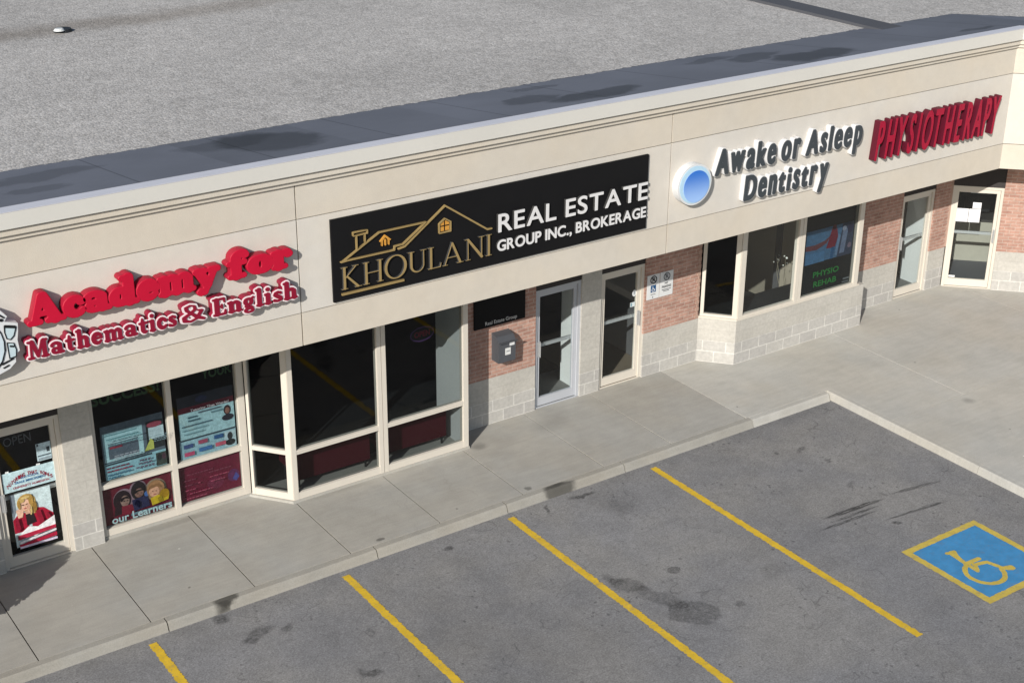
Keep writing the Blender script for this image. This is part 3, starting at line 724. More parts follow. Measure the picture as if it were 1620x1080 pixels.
# saw-tooth brick ends at the angled corner
PALEB = mk('pale_brick_end', (.42, .29, .235), .9, .1)
def toothed(f, u0, u1, d, z0, z1):
    """one strip of brick ends with a toothed edge, as where courses overlap at an angle"""
    L_ = []; Rt = []; z = z0; k = 0
    while z < z1-.01:
        w = .03 if k % 2 else 0.0; L_ += [(u0+w, z), (u0+w, z+.066)]; Rt += [(u1-w, z), (u1-w, z+.066)]; z += .066; k += 1
    m = MB(); m.slab(f, Rt+L_[::-1], -.03, d); m.part('corner_brick', PALEB, bld)
toothed(F(22.55, 17.55, -22), -.05, .05, .014, .96, 2.94); toothed(WF, 16.05, 16.125, .012, .96, 2.94)
# header infill above doors
HEAD = mk('dark_header', (.05, .045, .045), .8, .2)
for f, u0, u1 in ((WF, 4.0, 4.95), (WF, 12.65, 13.57), (WF, 13.97, 14.90), (WF, 21.17, 22.09), (WG, .02, .97)):
    m = MB(); m.box(f, u0, u1, -.2, -.02, 2.22, ZT); m.part('door_header', HEAD, bld)
# interiors
IN = [(-11, 17.62), (22.5, 17.62), (30, 10.2), (30, 24), (-11, 24)]
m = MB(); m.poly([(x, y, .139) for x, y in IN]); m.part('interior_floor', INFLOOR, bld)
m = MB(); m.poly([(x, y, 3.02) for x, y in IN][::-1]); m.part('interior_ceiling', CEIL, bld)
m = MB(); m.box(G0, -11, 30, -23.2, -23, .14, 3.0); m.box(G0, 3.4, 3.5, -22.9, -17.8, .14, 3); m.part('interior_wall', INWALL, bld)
m = MB(); m.box(G0, 10.955, 10.995, -17.85, -17.17, .145, 3); m.part('bay_end_partition', WHITEW, bld)
m = MB(); m.box(G0, 13.66, 13.74, -18.22, -17.76, .145, 3); m.part('entry_partition', WHITEW, bld)
m = MB(); m.box(G0, 22.16, 22.24, -18.26, -17.76, .145, 3); m.part('entry_partition', WHITEW, bld)
m = MB(); m.box(G0, 19.15, 19.25, -19.7, -17.5, .145, 3); m.part('tan_partition', TANW, bld)
m = MB(); m.box(G0, 19.10, 19.149, -18.75, -18.62, .145, 2.4); m.part('partition_post', INWALL, bld)
m = MB(); m.poly([(13.98, 17.6, .143), (15.3, 17.6, .143), (15.3, 19.5, .143), (13.98, 19.5, .143)]); m.part('lobby_floor', TILE, bld)
m = MB(); m.poly([(12.0, 17.6, .143), (13.9, 17.6, .143), (13.9, 18.6, .143), (12.0, 18.6, .143)]); m.part('entry_floor', GREYT, bld)
m = MB(); m.poly([(21.0, 17.6, .144), (22.3, 17.6, .144), (22.3, 18.7, .144), (21.0, 18.7, .144)]); m.part('entry_floor', GREYT, bld)
m = MB(); m.box(G0, 15.3, 15.38, -19.5, -17.76, .145, 3); m.part('lobby_partition', INWALL, bld)
m = MB(); m.poly([tuple(WG.p(u, d, .144)) for u, d in ((0, -.1), (2.5, -.1), (2.5, -3), (0, -3))]); m.part('clinic_floor', mk('slate_floor', (.10, .105, .12), .6, .3), bld)

def pane(f, u0, u1, z0, z1, d, parent, mat=GLASS):
    m = MB(); m.poly([f.p(u0, d, z0), f.p(u1, d, z0), f.p(u1, d, z1), f.p(u0, d, z1)]); return m.part('pane', mat, parent)
# ---- left shop window + first bay
w1 = MB()
L = F(0, 17.62)
for u0, u1 in ((5.37, 5.42), (6.45, 6.525), (7.50, 7.60)): w1.box(L, u0, u1, -.10, .012, .17, ZT)
for u0, u1 in ((5.42, 6.45), (6.525, 7.50)):
    w1.box(L, u0, u1, -.09, .010, .90, .968); w1.box(L, u0, u1, -.09, .010, .17, .275); w1.box(L, u0, u1, -.09, 0, 2.85, ZT)
win = w1.part('shop_window', BEIGE, bld, .004)
for u0, u1 in ((5.42, 6.45), (6.525, 7.50)):
    pane(L, u0, u1, .27, .905, -.04, win, MID); pane(L, u0, u1, .962, 2.86, -.04, win, MID)
ch = (Vector((8.02, 17.05))-Vector((7.585, 17.60))); CL = ch.length; CF = F(7.585, 17.60, math.degrees(math.atan2(ch.y, ch.x)))
w2 = MB()
w2.box(CF, 0.03, .075, -.08, .002, .17, ZT); w2.box(CF, CL-.10, CL-.012, -.08, .001, .17, ZT)
for z0, z1 in ((.17, .275), (.90, .968), (2.85, ZT)): w2.box(CF, .075, CL-.10, -.075, -.002, z0, z1)
w2.box(BF, 8.015, 8.09, -.10, .008, .17, ZT); w2.box(BF, 9.455, 9.52, -.10, .008, .17, ZT); w2.box(BF, 9.53, 9.60, -.10, .008, .17, ZT); w2.box(BF, 9.52, 9.53, -.10, -.012, .17, ZT)
w2.box(BF, 10.945, 11.03, -.10, .008, .17, ZT)
for u0, u1 in ((8.09, 9.455), (9.60, 10.945)):
    for z0, z1 in ((.17, .275), (.90, .928), (.934, .968), (2.85, ZT)): w2.box(BF, u0, u1, -.09, .004, z0, z1)
    w2.box(BF, u0, u1, -.085, -.003, .926, .936)
RT = F(11.03, 17.05, 90)
win = w2.part('bay_window', BEIGE, bld, .004)
for u0, u1 in ((8.09, 9.455), (9.60, 10.945)):
    pane(BF, u0, u1, .27, .905, -.04, win); pane(BF, u0, u1, .962, 2.86, -.04, win)
pane(CF, .07, CL-.10, .27, .905, -.04, win); pane(CF, .07, CL-.10, .962, 2.86, -.04, win)
m = MB(); m.box(RT, .012, .50, -.03, .0, .17, ZT); m.part('bay_end_wall', BEIGE, bld)
m = MB(); m.prism([(5.38, 17.60), (7.56, 17.585), (7.99, 17.03), (11.045, 17.03), (11.045, 17.5), (10.9, 17.7), (5.38, 17.7)], -.02, .168); m.part('window_kerb', KERB2, bld, .006)
# ---- dentist's bay on a block base
bw = MB()
BP = [(16.135, 17.555), (16.575, 17.05), (19.74, 17.05), (19.74, 17.6), (16.135, 17.75)]
bw.prism(BP, -.02, .54); bw.part('bay_base', BLOCK, bld)
bw = MB(); bw.prism([(x+(.003 if 16.5 < x < 17 else 0), y+(.003 if y < 17.2 else 0)) for x, y in BP], .541, .955); bw.part('bay_stone_band', STONE, bld)
bw = MB(); bw.poly([(16.72, 17.75, .988), (16.72, 17.165, .988), (19.5, 17.165, .988), (19.5, 17.75, .988)]); bw.poly([(x, y, .9885) for x, y in ((16.28, 17.75), (16.719, 17.75), (16.719, 17.165), (16.70, 17.165), (16.28, 17.55))]); bw.part('inner_sill', INFLOOR, bld)
bw = MB(); bw.prism([(16.12, 17.56), (16.565, 17.035), (19.60, 17.035), (19.60, 17.6), (16.15, 17.7)], .956, .985); bw.part('bay_sill', BEIGE, bld, .006)
ch = Vector((16.60, 17.055))-Vector((16.17, 17.55)); CL = ch.length; CF2 = F(16.17, 17.55, math.degrees(math.atan2(ch.y, ch.x)))
w3 = MB()
w3.box(CF2, .0, .06, -.08, 0, .986, ZT); w3.box(CF2, CL-.10, CL-.015, -.08, 0, .986, ZT)
for z0, z1 in ((.986, 1.03), (2.85, ZT)): w3.box(CF2, .06, CL-.10, -.075, -.003, z0, z1)
for u0, u1 in ((16.60, 16.71), (17.945, 18.02), (18.03, 18.10), (19.45, 19.56)): w3.box(BF, u0, u1, -.11, -.004, .986, ZT)
for u0, u1 in ((16.71, 17.945), (18.10, 19.45)):
    for z0, z1 in ((.986, 1.03), (2.85, ZT)): w3.box(BF, u0, u1, -.10, -.008, z0, z1)
w3.box(F(19.56, 17.06, 90), .0, .5, -.05, 0, .986, ZT)
win = w3.part('bay_window', BEIGE, bld, .004)
pane(CF2, .06, CL-.10, 1.02, 2.86, -.04, win); pane(BF, 16.71, 17.945, 1.02, 2.86, -.05, win, CLEAR); pane(BF, 18.10, 19.45, 1.02, 2.86, -.05, win)

# ---- doors
def door(f, u0, u1, metal, label, hinge='r', bar_z=1.22, plate='l', closer=False, lg=.0):
    m = MB(); j = .055
    m.box(f, u0, u0+j, -.16, -.03, .13, 2.22); m.box(f, u1-j, u1, -.16, -.03, .13, 2.22); m.box(f, u0+j, u1-j, -.16, -.031, 2.165, 2.22)
    m.box(f, u0+j, u1-j, -.16, -.02, .128, .142)
    fr = m.part('door_frame', metal, bld, .004)
    a, b = u0+j+.004, u1-j-.004; st = .062
    m = MB(); m.box(f, a, a+st, -.115, -.06, .15, 2.16); m.box(f, b-st, b, -.115, -.06, .15, 2.16); m.box(f, a+st, b-st, -.114, -.061, .15, .295); m.box(f, a+st, b-st, -.114, -.061, 2.085, 2.16)
    d = m.part('door', metal, bld, .003); d['label'] = label
    pane(f, a+st, b-st, .29, 2.09, -.088, d, CLEAR)
    m = MB(); m.box(f, a+.02, b-.02, -.175, -.14, bar_z-.025, bar_z+.03); m.box(f, a+.02, a+.05, -.14, -.115, bar_z-.03, bar_z+.035); m.box(f, b-.05, b-.02, -.14, -.115, bar_z-.03, bar_z+.035); m.part('push_bar', STEEL, d, .004)
    m = MB()
    if plate == 'l': m.box(f, a+.0, a+.075, -.06, -.045, bar_z-.14, bar_z+.12)
    else: m.box(f, b-.05, b-.01, -.06, -.045, bar_z-.14, bar_z+.12)
    h = (a+.045 if plate == 'l' else b-.03)
    m.tube(f.p(h, -.035, bar_z+.08), f.p(h, -.012, bar_z+.08), .008); m.tube(f.p(h, -.035, bar_z-.10), f.p(h, -.012, bar_z-.10), .008); m.tube(f.p(h, -.012, bar_z+.12), f.p(h, -.012, bar_z-.14), .011)
    m.part('handle', STEEL, d)
    m = MB(); m.box(f, (a+b)/2-.13, (a+b)/2+.13, -.17, -.115, 2.06, 2.12); m.part('door_closer', SILVER, d, .004)
    return d
door(WF, 4.0, 4.95, BEIGE, 'beige framed glass door covered with posters', plate='l', bar_z=1.14)
door(WF, 12.65, 13.57, SILVER, 'silver framed glass door beside the mailbox', plate='l', bar_z=1.19)
door(WF, 13.97, 14.90, BEIGE, 'beige framed glass door beside the parking signs', plate='r', bar_z=1.26)
door(WF, 21.17, 22.09, BEIGE, 'narrow beige glass door by the inner corner', plate='l', bar_z=1.27)
door(WG, .02, .97, BEIGE, 'beige glass door on the angled wall', plate='r', bar_z=1.24)

# ------------------------------------------------------------------ fascia signs
SB = FY - .0      # sign band face
# Academy sign
ac = thing('channel_letter_sign', (6.0, FY, 3.7), 'red and crimson raised letters reading Academy for Mathematics & English on the sign band', 'sign')
fat = lambda c: own(FAT, c)
channel_word(ac, word('Academy', fat, 4.33, 6.74, 4.165, .37, -.03), FY, .14, RED, RED_S, None, 0, .010, .045)
channel_word(ac, word('for', fat, 6.84, 7.73, 4.19, .36, -.03), FY, .14, RED, RED_S, None, 0, .010, .045)
channel_word(ac, word('Mathematics', fat, 4.27, 6.12, 3.745, .235, .05), FY, .14, DKRED, DKRED_S, PINKW, .085, .003)
channel_word(ac, word('&', fat, 6.19, 6.50, 3.745, .235, .05), FY, .14, DKRED, DKRED_S, PINKW, .085, .003)
channel_word(ac, word('English', fat, 6.60, 7.78, 3.745, .235, .05), FY, .14, DKRED, DKRED_S, PINKW, .085, .003)
# emblem at the left end of that sign
em = thing('emblem_sign', (3.9, FY, 3.6), 'pale blue cut-out emblem with black outlines left of the red letters', 'sign')
m = MB(); out_ = [(3.40, 4.42), (3.62, 4.55), (3.86, 4.55), (4.03, 4.44), (4.10, 4.35), (4.06, 4.29), (4.21, 4.24), (4.20, 4.14), (4.18, 4.04), (4.19, 3.90), (4.13, 3.86), (4.13, 3.77), (4.05, 3.70), (3.93, 3.66), (3.6, 3.62), (3.42, 3.74), (3.34, 4.1)]
m.slab(G0, out_, -FY, -FY+.14); m.part('emblem_body', [EMB_W], em, .004)
yy = -FY+.141
m = MB(); egg = [(3.72+.31*math.cos(a), 4.02+.36*math.sin(a)) for a in np.linspace(0, 2*PI, 32, False)]
m.slab(G0, egg, yy, yy+.004); m.part('emblem_panel', [flat('#c4d4de')], em)
m = MB(); cup = [(4.05, 4.24), (4.18, 4.20), (4.145, 4.10), (4.10, 4.06), (4.06, 4.08), (4.045, 4.16)]
m.slab(G0, cup, yy, yy+.003); book = [(4.055, 4.03), (4.13, 4.01), (4.15, 3.92), (4.14, 3.84), (4.06, 3.83)]; m.slab(G0, book, yy, yy+.003); m.part('emblem_panel', [flat('#bcd0d8')], em)
X, Y = np.meshgrid(np.arange(3.3, 4.3, .006), np.arange(3.55, 4.6, .006)); D = np.full(X.shape, 9.)
for s in ([(p[0], p[1], .007) for p in egg+egg[:1]], [(p[0], p[1], .0055) for p in cup+cup[:1]], [(p[0], p[1], .0055) for p in book+book[:1]], [(4.06, 4.235, .018), (4.165, 4.205, .018)],
          [(3.80, 4.45, .012), (4.0, 4.40, .012), (4.06, 4.345, .01)], [(3.97, 3.78, .012), (4.05, 3.80, .009), (4.10, 3.82, .009)], [(4.09, 3.98, .012), (4.12, 3.97, .012)], [(4.03, 4.32, .02), (3.96, 4.34, .012)], [(3.98, 3.73, .009), (4.04, 3.75, .009)]):
    D = np.minimum(D, stroke_sdf(X, Y, s))
me = solid(contours(X, Y, D, 0), .004); me.transform(Matrix.Translation((0, FY-.146, 0)) @ WALLM); link('emblem_outline', me, flat('#15181a'), em)

# KHOULANI board
kb = thing('board_sign', (11.0, FY, 3.5), 'black board sign with gold house outline and white raised lettering', 'sign')
m = MB(); m.box(G0, 8.352, 13.68, -FY+.001, -FY+.035, 3.50, 4.655); m.part('board', BLACKM, kb, .004)
yb = FY-.035
ins = lambda c: own(INSC, c)
channel_word(kb, word('KHOULANI', ins, 8.455, 10.85, 3.668, .315, .045), yb, .04, GOLD, GREYL, None, 0, .003)
sn = lambda c: sans(c, 1.0, .026)
channel_word(kb, word('REAL ESTATE', sn, 10.95, 13.655, 3.985, .275, .10, .42), yb, .045, WHITE, GREYL, None, 0, .003)
sn2 = lambda c: sans(c, .96, .046)
channel_word(kb, word('GROUP INC., BROKERAGE', sn2, 10.94, 13.645, 3.70, .165, .07, .34), yb, .035, WHITE, GREYL, None, 0, .002)
def line_art(name, strokes, y_back, depth, mat, parent, x0, x1, z0, z1, res=.006):
    X, Y = np.meshgrid(np.arange(x0, x1, res), np.arange(z0, z1, res)); D = np.full(X.shape, 9.)
    for s in strokes: D = np.minimum(D, stroke_sdf(X, Y, s))
    me = solid(contours(X, Y, D, 0), depth); me.transform(Matrix.Translation((0, y_back, 0)) @ WALLM); return link(name, me, mat, parent)
P3 = lambda pts, r: [(x, z, r) for x, z in pts]
a = .0095
line_art('house_outline', [P3([(9.785, 4.36), (9.056, 4.357), (8.50, 4.062), (9.281, 4.062), (9.286, 4.113), (9.419, 4.118), (9.785, 4.36)], a),
    P3([(9.345, 4.062), (9.44, 4.078), (10.09, 4.535)], a*1.05), P3([(10.09, 4.535), (10.78, 4.06), (10.85, 4.06)], a*1.3), P3([(8.47, 4.055), (8.6, 4.065)], a),
    P3([(8.664, 4.43), (8.878, 4.43), (8.878, 4.383), (8.664, 4.383), (8.664, 4.43)], a*.8), P3([(8.712, 4.38), (8.712, 4.19)], a), P3([(8.838, 4.38), (8.838, 4.27)], a)], yb, .03, GOLD, kb, 8.4, 10.95, 3.95, 4.65)
ORG = mk('amber_window', (.55, .27, .05), .45, .3)
line_art('house_window', [P3([(9.995, 4.155), (9.995, 4.29), (10.088, 4.35), (10.18, 4.29), (10.18, 4.155), (9.995, 4.155)], .009)], yb, .025, GOLD, kb, 9.9, 10.3, 4.1, 4.45)
m = MB()
for q in ([(10.015, 4.175), (10.075, 4.175), (10.075, 4.235), (10.015, 4.235)], [(10.10, 4.175), (10.16, 4.175), (10.16, 4.235), (10.10, 4.235)], [(10.015, 4.255), (10.075, 4.255), (10.075, 4.32), (10.015, 4.282)], [(10.10, 4.255), (10.16, 4.255), (10.16, 4.282), (10.10, 4.32)]):
    m.slab(G0, q, -yb, -yb+.012)
m.part('house_window_panes', ORG, kb)
line_art('house_window', [P3([(9.095, 4.165), (9.095, 4.235), (9.145, 4.285), (9.198, 4.235), (9.198, 4.165)], .011), P3([(9.07, 4.225), (9.145, 4.295), (9.222, 4.225)], .009), P3([(9.145, 4.165), (9.145, 4.235)], .012)], yb, .025, ORG, kb, 9.0, 9.3, 4.1, 4.35)
m = MB(); m.box(G0, 8.465, 9.42, -yb, -yb+.03, 3.584, 3.612); m.part('underline', GOLD, kb)

# dentist sign
dn = thing('channel_letter_sign', (16.2, FY, 3.5), 'charcoal on white raised letters reading Awake or Asleep Dentistry beside a blue disc', 'sign')
cond = lambda c: sans(c, .50, .040, .05, 1.18)
channel_word(dn, word('Awake or Asleep', cond, 14.97, 18.20, 4.115, .41, .07, .16), FY, .10, CHAR, WHITE, WHITE, .026, .002)
channel_word(dn, word('Dentistry', cond, 15.61, 17.47, 3.595, .41, .07), FY, .10, CHAR, WHITE, WHITE, .026, .002)
def disc(name, cx, cz, rx, rz, d0, d1, mats, parent, n=48):
    m = MB(); m.slab(G0, [(cx+rx*math.cos(2*PI*i/n), cz+rz*math.sin(2*PI*i/n)) for i in range(n)], d0, d1); return m.part(name, mats, parent, .006)
dd = disc('disc', 14.53, 4.06, .335, .325, -FY, -FY+.14, [EMB_W], dn)
disc('disc_rim', 14.53, 4.06, .305, .295, -FY+.141, -FY+.146, [PALEBLUE], dn)
disc('disc_face', 14.555, 4.03, .255, .252, -FY+.147, -FY+.152, [DISC], dn)
# physiotherapy sign
ph = thing('channel_letter_sign', (20.0, FY, 3.7), 'deep red raised capitals reading PHYSIOTHERAPY at the right of the sign band', 'sign')
cap = lambda c: sans(c, .42, .024, .10)
channel_word(ph, word('PHYSIOTHERAPY', cap, 18.52, 21.68, 3.765, .69, .075), FY, .13, mk('deep_red_face', (.34, .005, .032), .5, .25), mk('deep_red_side', (.09, .006, .018), .5, .25), None, 0, .003)

# ------------------------------------------------------------------ wall-mounted things
mb = thing('mailbox', (11.97, 17.55, 1.25), 'dark grey metal mailbox on the brick wall beside the silver door', 'mailbox')
m = MB(); P = [(.0, 1.26), (.20, 1.26), (.21, 1.60), (.14, 1.69), (0, 1.72)]
A = [m.bm.verts.new((11.80, 17.55-d, z)) for d, z in P]; B = [m.bm.verts.new((12.12, 17.55-d, z)) for d, z in P]
for i in range(5): m.bm.faces.new((A[i], A[(i+1) % 5], B[(i+1) % 5], B[i]))
m.bm.faces.new(A); m.bm.faces.new(B[::-1]); GREYB = mk('grey_mailbox_paint', (.075, .08, .092), .5, .4, ((6, .06),))
m.part('box', GREYB, mb, .006)
m = MB(); m.slab(G0, [(11.79, 1.605), (12.13, 1.605), (12.13, 1.615), (11.79, 1.615)], -17.338, -17.30); m.part('lid_lip', GREYB, mb)
m = MB(); m.slab(G0, [(12.00, 1.53), (12.09, 1.53), (12.09, 1.59), (12.00, 1.59)], -17.343, -17.336); m.part('label_card', flat('#d8dadc'), mb)
m = MB(); m.slab(G0, [(11.92, 1.385), (12.02, 1.385), (12.02, 1.50), (11.92, 1.50)], -17.346, -17.338); m.part('notice', flat('#d2d4d4'), mb)
m = MB(); m.slab(G0, [(11.935, 1.44), (12.005, 1.44), (12.005, 1.452), (11.935, 1.452)], -17.338, -17.336); m.part('notice_print', flat('#70747a'), mb)
wb = thing('wall_sign', (11.95, 17.55, 1.86), 'black panel reading Real Estate Group above the mailbox', 'sign')
m = MB(); m.box(WF, 11.46, 12.42, .001, .03, 1.845, 2.62); m.part('panel', BLACKM, wb, .003)
text('lettering', 'Real Estate Group', 11.66, 12.26, 1.865, 1.945, 17.55-.033, flat('#c8c8c8'), wb)
# parking signs
INK = flat('#24262a'); SIGNW = flat('#d6d8da', .5); BLUES = flat('#1f4f7c')
for k, (u0, u1) in enumerate(((14.935, 15.20), (15.215, 15.50))):
    ps = thing('parking_sign', ((u0+u1)/2, 17.55, 1.55), ['white no-parking plate with blue wheelchair panel on the brick', 'white NO PARKING plate right of the wheelchair plate'][k], 'sign', 'small white plates on the brick wall')
    m = MB(); m.box(WF, u0, u1, .002, .012, 1.55, 1.99); m.part('plate', SIGNW, ps)
    c = (u0+u1)/2; y = 17.55-.014
    line_art('prohibition_symbol', [P3([(c+.065*math.cos(t), 1.90+.065*math.sin(t)) for t in np.linspace(0, 2*PI, 25)], .009), P3([(c-.045, 1.945), (c+.045, 1.855)], .009), P3([(c-.02, 1.865), (c-.02, 1.935), (c+.02, 1.93), (c+.02, 1.90), (c-.01, 1.895)], .008)], y, .002, INK if k == 0 else flat('#6a6c72'), ps, u0, u1, 1.8, 2.0, .004)
    if k == 0:
        m = MB(); m.box(WF, c-.055, c+.055, .013, .016, 1.675, 1.80); m.part('wheelchair_panel', BLUES, ps)
        line_art('wheelchair_symbol', [P3([(c-.012, 1.775), (c-.012, 1.735), (c+.018, 1.733), (c+.03, 1.705)], .006), P3([(c+.028*math.cos(t)-.005, 1.715+.028*math.sin(t)) for t in np.linspace(2.4, 5.9, 14)], .005)], 17.55-.0165, .002, SIGNW, ps, c-.07, c+.07, 1.66, 1.81, .003)
        m = MB(); m.box(WF, c-.05, c+.05, .013, .015, 1.632, 1.64); m.box(WF, c-.01, c+.0, .013, .015, 1.57, 1.60); m.part('print', INK, ps)
    else:
        text('lettering', 'NO', c-.04, c+.03, 1.765, 1.80, y, INK, ps, .03); text('lettering', 'PARKING', c-.10, c+.10, 1.70, 1.745, y, INK, ps, .03)
        m = MB(); m.box(WF, c-.10, c+.10, .013, .015, 1.663, 1.676); m.box(WF, c-.07, c+.06, .013, .015, 1.636, 1.648); m.part('print', flat('#5c5e60'), ps)

# ------------------------------------------------------------------ posters and window graphics (flat prints behind or on the glass)
_pr = {}
def printed(hexc):
    if hexc not in _pr: _pr[hexc] = mk('print_'+hexc.strip('#'), lin(hexc), .5, .3, ((28, .22), (75, .18), (9, .12)))
    return _pr[hexc]
def words(u0, u1, z, h, colr, seed=0):
    """one line of unreadably small print: word-length dashes"""
    rnd = random.Random(int(u0*1000+z*777+seed)); out = []; u = u0
    while u < u1-.012:
        w = min(rnd.uniform(.022, .075), u1-u); out.append((Rr(u, u+w, z, z+h), colr)); u += w+.012
    return out
def poster(name, f, d, layers, label, cat, texts=(), group=None):
    """layers: [(outline (u,z), colour)], each 1.5 mm in front of the one below"""
    m = MB(); mats = []
    for i, (pts, colr) in enumerate(layers):
        mt = printed(colr)
        if mt not in mats: mats.append(mt)
        m.slab(f, pts, d+i*.0016, d+i*.0016+.0014 if i else d+.0014, mats.index(mt))
    o = m.top(name, mats, label, cat, group)
    dt = d+len(layers)*.0016+.001
    for s, u0, u1, z0, z1, colr in texts:
        text('lettering', s, u0, u1, z0, z1, dt, flat(colr, .55), o, .02, f)
    return o
def Rr(u0, u1, z0, z1): return [(u0, z0), (u1, z0), (u1, z1), (u0, z1)]
def ell(cx, cz, rx, rz, n=18): return [(cx+rx*math.cos(2*PI*i/n), cz+rz*math.sin(2*PI*i/n)) for i in range(n)]
DF = F(0, 17.55); dd_ = -.083     # just in front of the door glass
# portrait poster on the left door
poster('poster', DF, dd_, [(Rr(4.20, 4.735, .40, 1.20), '#c3d6da'), ([(4.20, 1.20), (4.26, 1.20), (4.26, .95), (4.20, .80)], '#77828c'),
    ([(4.20, .82), (4.30, .92), (4.40, .88), (4.40, .62), (4.20, .62)], '#a11c36'), ([(4.44, .62), (4.44, .86), (4.52, .93), (4.62, .90), (4.735, .78), (4.735, .60)], '#a8203a'),
    (ell(4.40, 1.04, .125, .13), '#b99a5c'), (ell(4.47, .96, .07, .11), '#c5aa6c'), (ell(4.375, 1.015, .068, .09), '#dcb49c'), ([(4.25, .96), (4.32, .99), (4.35, .93), (4.33, .84), (4.27, .84)], '#d7ae97'),
    ([(4.37, .90), (4.46, .92), (4.50, .72), (4.37, .70)], '#2a2024'), (ell(4.40, 1.02, .012, .008, 8), '#5c4436'), (ell(4.35, 1.02, .012, .008, 8), '#5c4436'), (ell(4.372, .965, .02, .007, 8), '#a8484a'), (ell(4.33, 1.09, .05, .03), '#c2a566'), (ell(4.46, 1.06, .03, .10), '#a98848'), (ell(4.30, 1.04, .018, .07), '#a58445'), (ell(4.50, .95, .025, .09), '#8f7038'), (ell(4.44, .93, .02, .08), '#cfb87c'), (ell(4.39, 1.13, .06, .02), '#cdb478'), ([(4.40, .99), (4.44, 1.02), (4.44, .95), (4.41, .93)], '#c99c84'), ([(4.36, .93), (4.42, .94), (4.44, .88), (4.37, .88)], '#cfa48e'), (ell(4.345, 1.035, .016, .004, 8), '#7a5f48'), (ell(4.405, 1.036, .016, .004, 8), '#7a5f48'), ([(4.372, 1.01), (4.38, 1.01), (4.384, .982), (4.366, .982)], '#c4947c'), ([(4.50, .90), (4.56, .90), (4.60, .70), (4.54, .68)], '#8a1830'), ([(4.62, .84), (4.66, .83), (4.72, .68), (4.66, .66)], '#8f1a32'), ([(4.22, .84), (4.26, .86), (4.28, .68), (4.22, .66)], '#861730'),
    ([(4.26, .62), (4.38, .70), (4.50, .66), (4.735, .76), (4.735, .62), (4.45, .53)], '#e4e4e6'), ([(4.22, .60), (4.45, .60), (4.45, .57), (4.22, .53)], '#7d2034'), ([(4.24, .60), (4.735, .62), (4.735, .57), (4.24, .53)], '#b02844'),
    ([(4.24, .50), (4.735, .56), (4.735, .53), (4.24, .47)], '#dcdadf'), ([(4.22, .46), (4.735, .51), (4.735, .45), (4.24, .42)], '#a81e3c'), (Rr(4.23, 4.735, .40, .43), '#d2c8de')],
    'poster of a blonde woman in a red cardigan resting on a book', 'poster')
# banner
bn = poster('banner', DF, dd_, [(Rr(4.14, 4.83, 1.245, 1.535), '#b9d3da'), (Rr(4.19, 4.235, 1.535, 1.56), '#dfe3e4'), (Rr(4.60, 4.65, 1.535, 1.56), '#dfe3e4')], 'pale blue banner reading TUTORING THAT WORKS on the left door', 'banner',
    [('HIGH SCHOOL', 4.36, 4.62, 1.405, 1.438, '#3c6fa0'), ('GRADE IMPROVEMENT', 4.29, 4.71, 1.345, 1.38, '#3c6fa0'), ('UNIVERSITY ADMISSION', 4.26, 4.74, 1.278, 1.312, '#a04a58')])
tx = 'TUTORING THAT WORKS'
for i, c_ in enumerate(tx):
    if c_ == ' ': continue
    t = i/(len(tx)-1)*2-1; u = 4.485+t*.29; z = 1.435-.13*t*t
    text('lettering', c_, u-.0155, u+.0155, z, z+.055, dd_+.007, flat('#8e2436', .55), bn, .03, DF)
poster('notice', DF, dd_, [(Rr(4.625, 4.82, 1.585, 1.84), '#b4cad2'), (Rr(4.635, 4.66, 1.80, 1.835), '#3c4650'), (Rr(4.76, 4.80, 1.70, 1.77), '#3a4248'), (Rr(4.635, 4.81, 1.652, 1.668), '#44505a'), (Rr(4.64, 4.81, 1.60, 1.628), '#8a98a2')], 'small printed notice at the upper right of the left door', 'notice')
on = link('window_lettering', text_mesh('OPEN', 4.225, 4.585, 1.905, 2.03, -.098, bold=.0, frame=DF), flat('#4a4c50'), None, ('faint grey OPEN lettering on the left door glass', 'lettering'))
WL = F(0, 17.62); dg_ = -.075
# left pane display board
poster('window_poster', WL, dg_, [(Rr(5.515, 6.405, .985, 1.80), '#566470'), (Rr(5.535, 6.10, 1.25, 1.69), '#9fc4cc'), (Rr(5.60, 6.03, 1.285, 1.52), '#55616e'), (Rr(5.62, 5.80, 1.44, 1.47), '#8c3444'), (Rr(5.56, 6.02, 1.645, 1.66), '#5e8890'), (Rr(5.58, 6.04, 1.585, 1.60), '#5e8890'),
    (Rr(6.15, 6.395, 1.28, 1.70), '#242c30'), (Rr(6.18, 6.40, 1.43, 1.61), '#b2c8d0'), (ell(6.27, 1.65, .11, .045), '#8a4050'), ([(6.10, 1.27), (6.20, 1.45), (6.24, 1.40), (6.24, 1.28)], '#b4bc60'),
    (Rr(5.52, 6.40, .99, 1.235), '#8cb8c4'), (Rr(5.53, 6.20, 1.205, 1.23), '#2c3a44'), (Rr(6.25, 6.40, 1.0, 1.20), '#3a4440'), (ell(6.30, 1.13, .035, .05), '#20262a'), (ell(6.365, 1.13, .03, .05), '#4a3440')] +
    [q for dx, w, zz, c_ in ((0, .34, 1.155, '#6a3044'), (0, .36, 1.11, '#6a3044'), (0, .33, 1.06, '#34586e'), (0, .18, 1.02, '#34586e'), (.46, .16, 1.165, '#4a4454'), (.44, .2, 1.12, '#4a4454'), (.40, .26, 1.07, '#4a4454')) for q in words(5.54+dx, 5.54+dx+w, zz, .022, c_)] + [q for zz in (1.60, 1.62, 1.54, 1.555) for q in words(5.57, 6.06, zz, .009, '#5e8890')] + [q for zz in (1.33, 1.36, 1.39) for q in words(5.63, 5.98, zz, .012, '#79858f')] + [q for zz in (1.46, 1.49, 1.52, 1.55) for q in words(6.20, 6.38, zz, .009, '#6f8a94')],
    'pale blue information board behind the left window pane', 'poster')
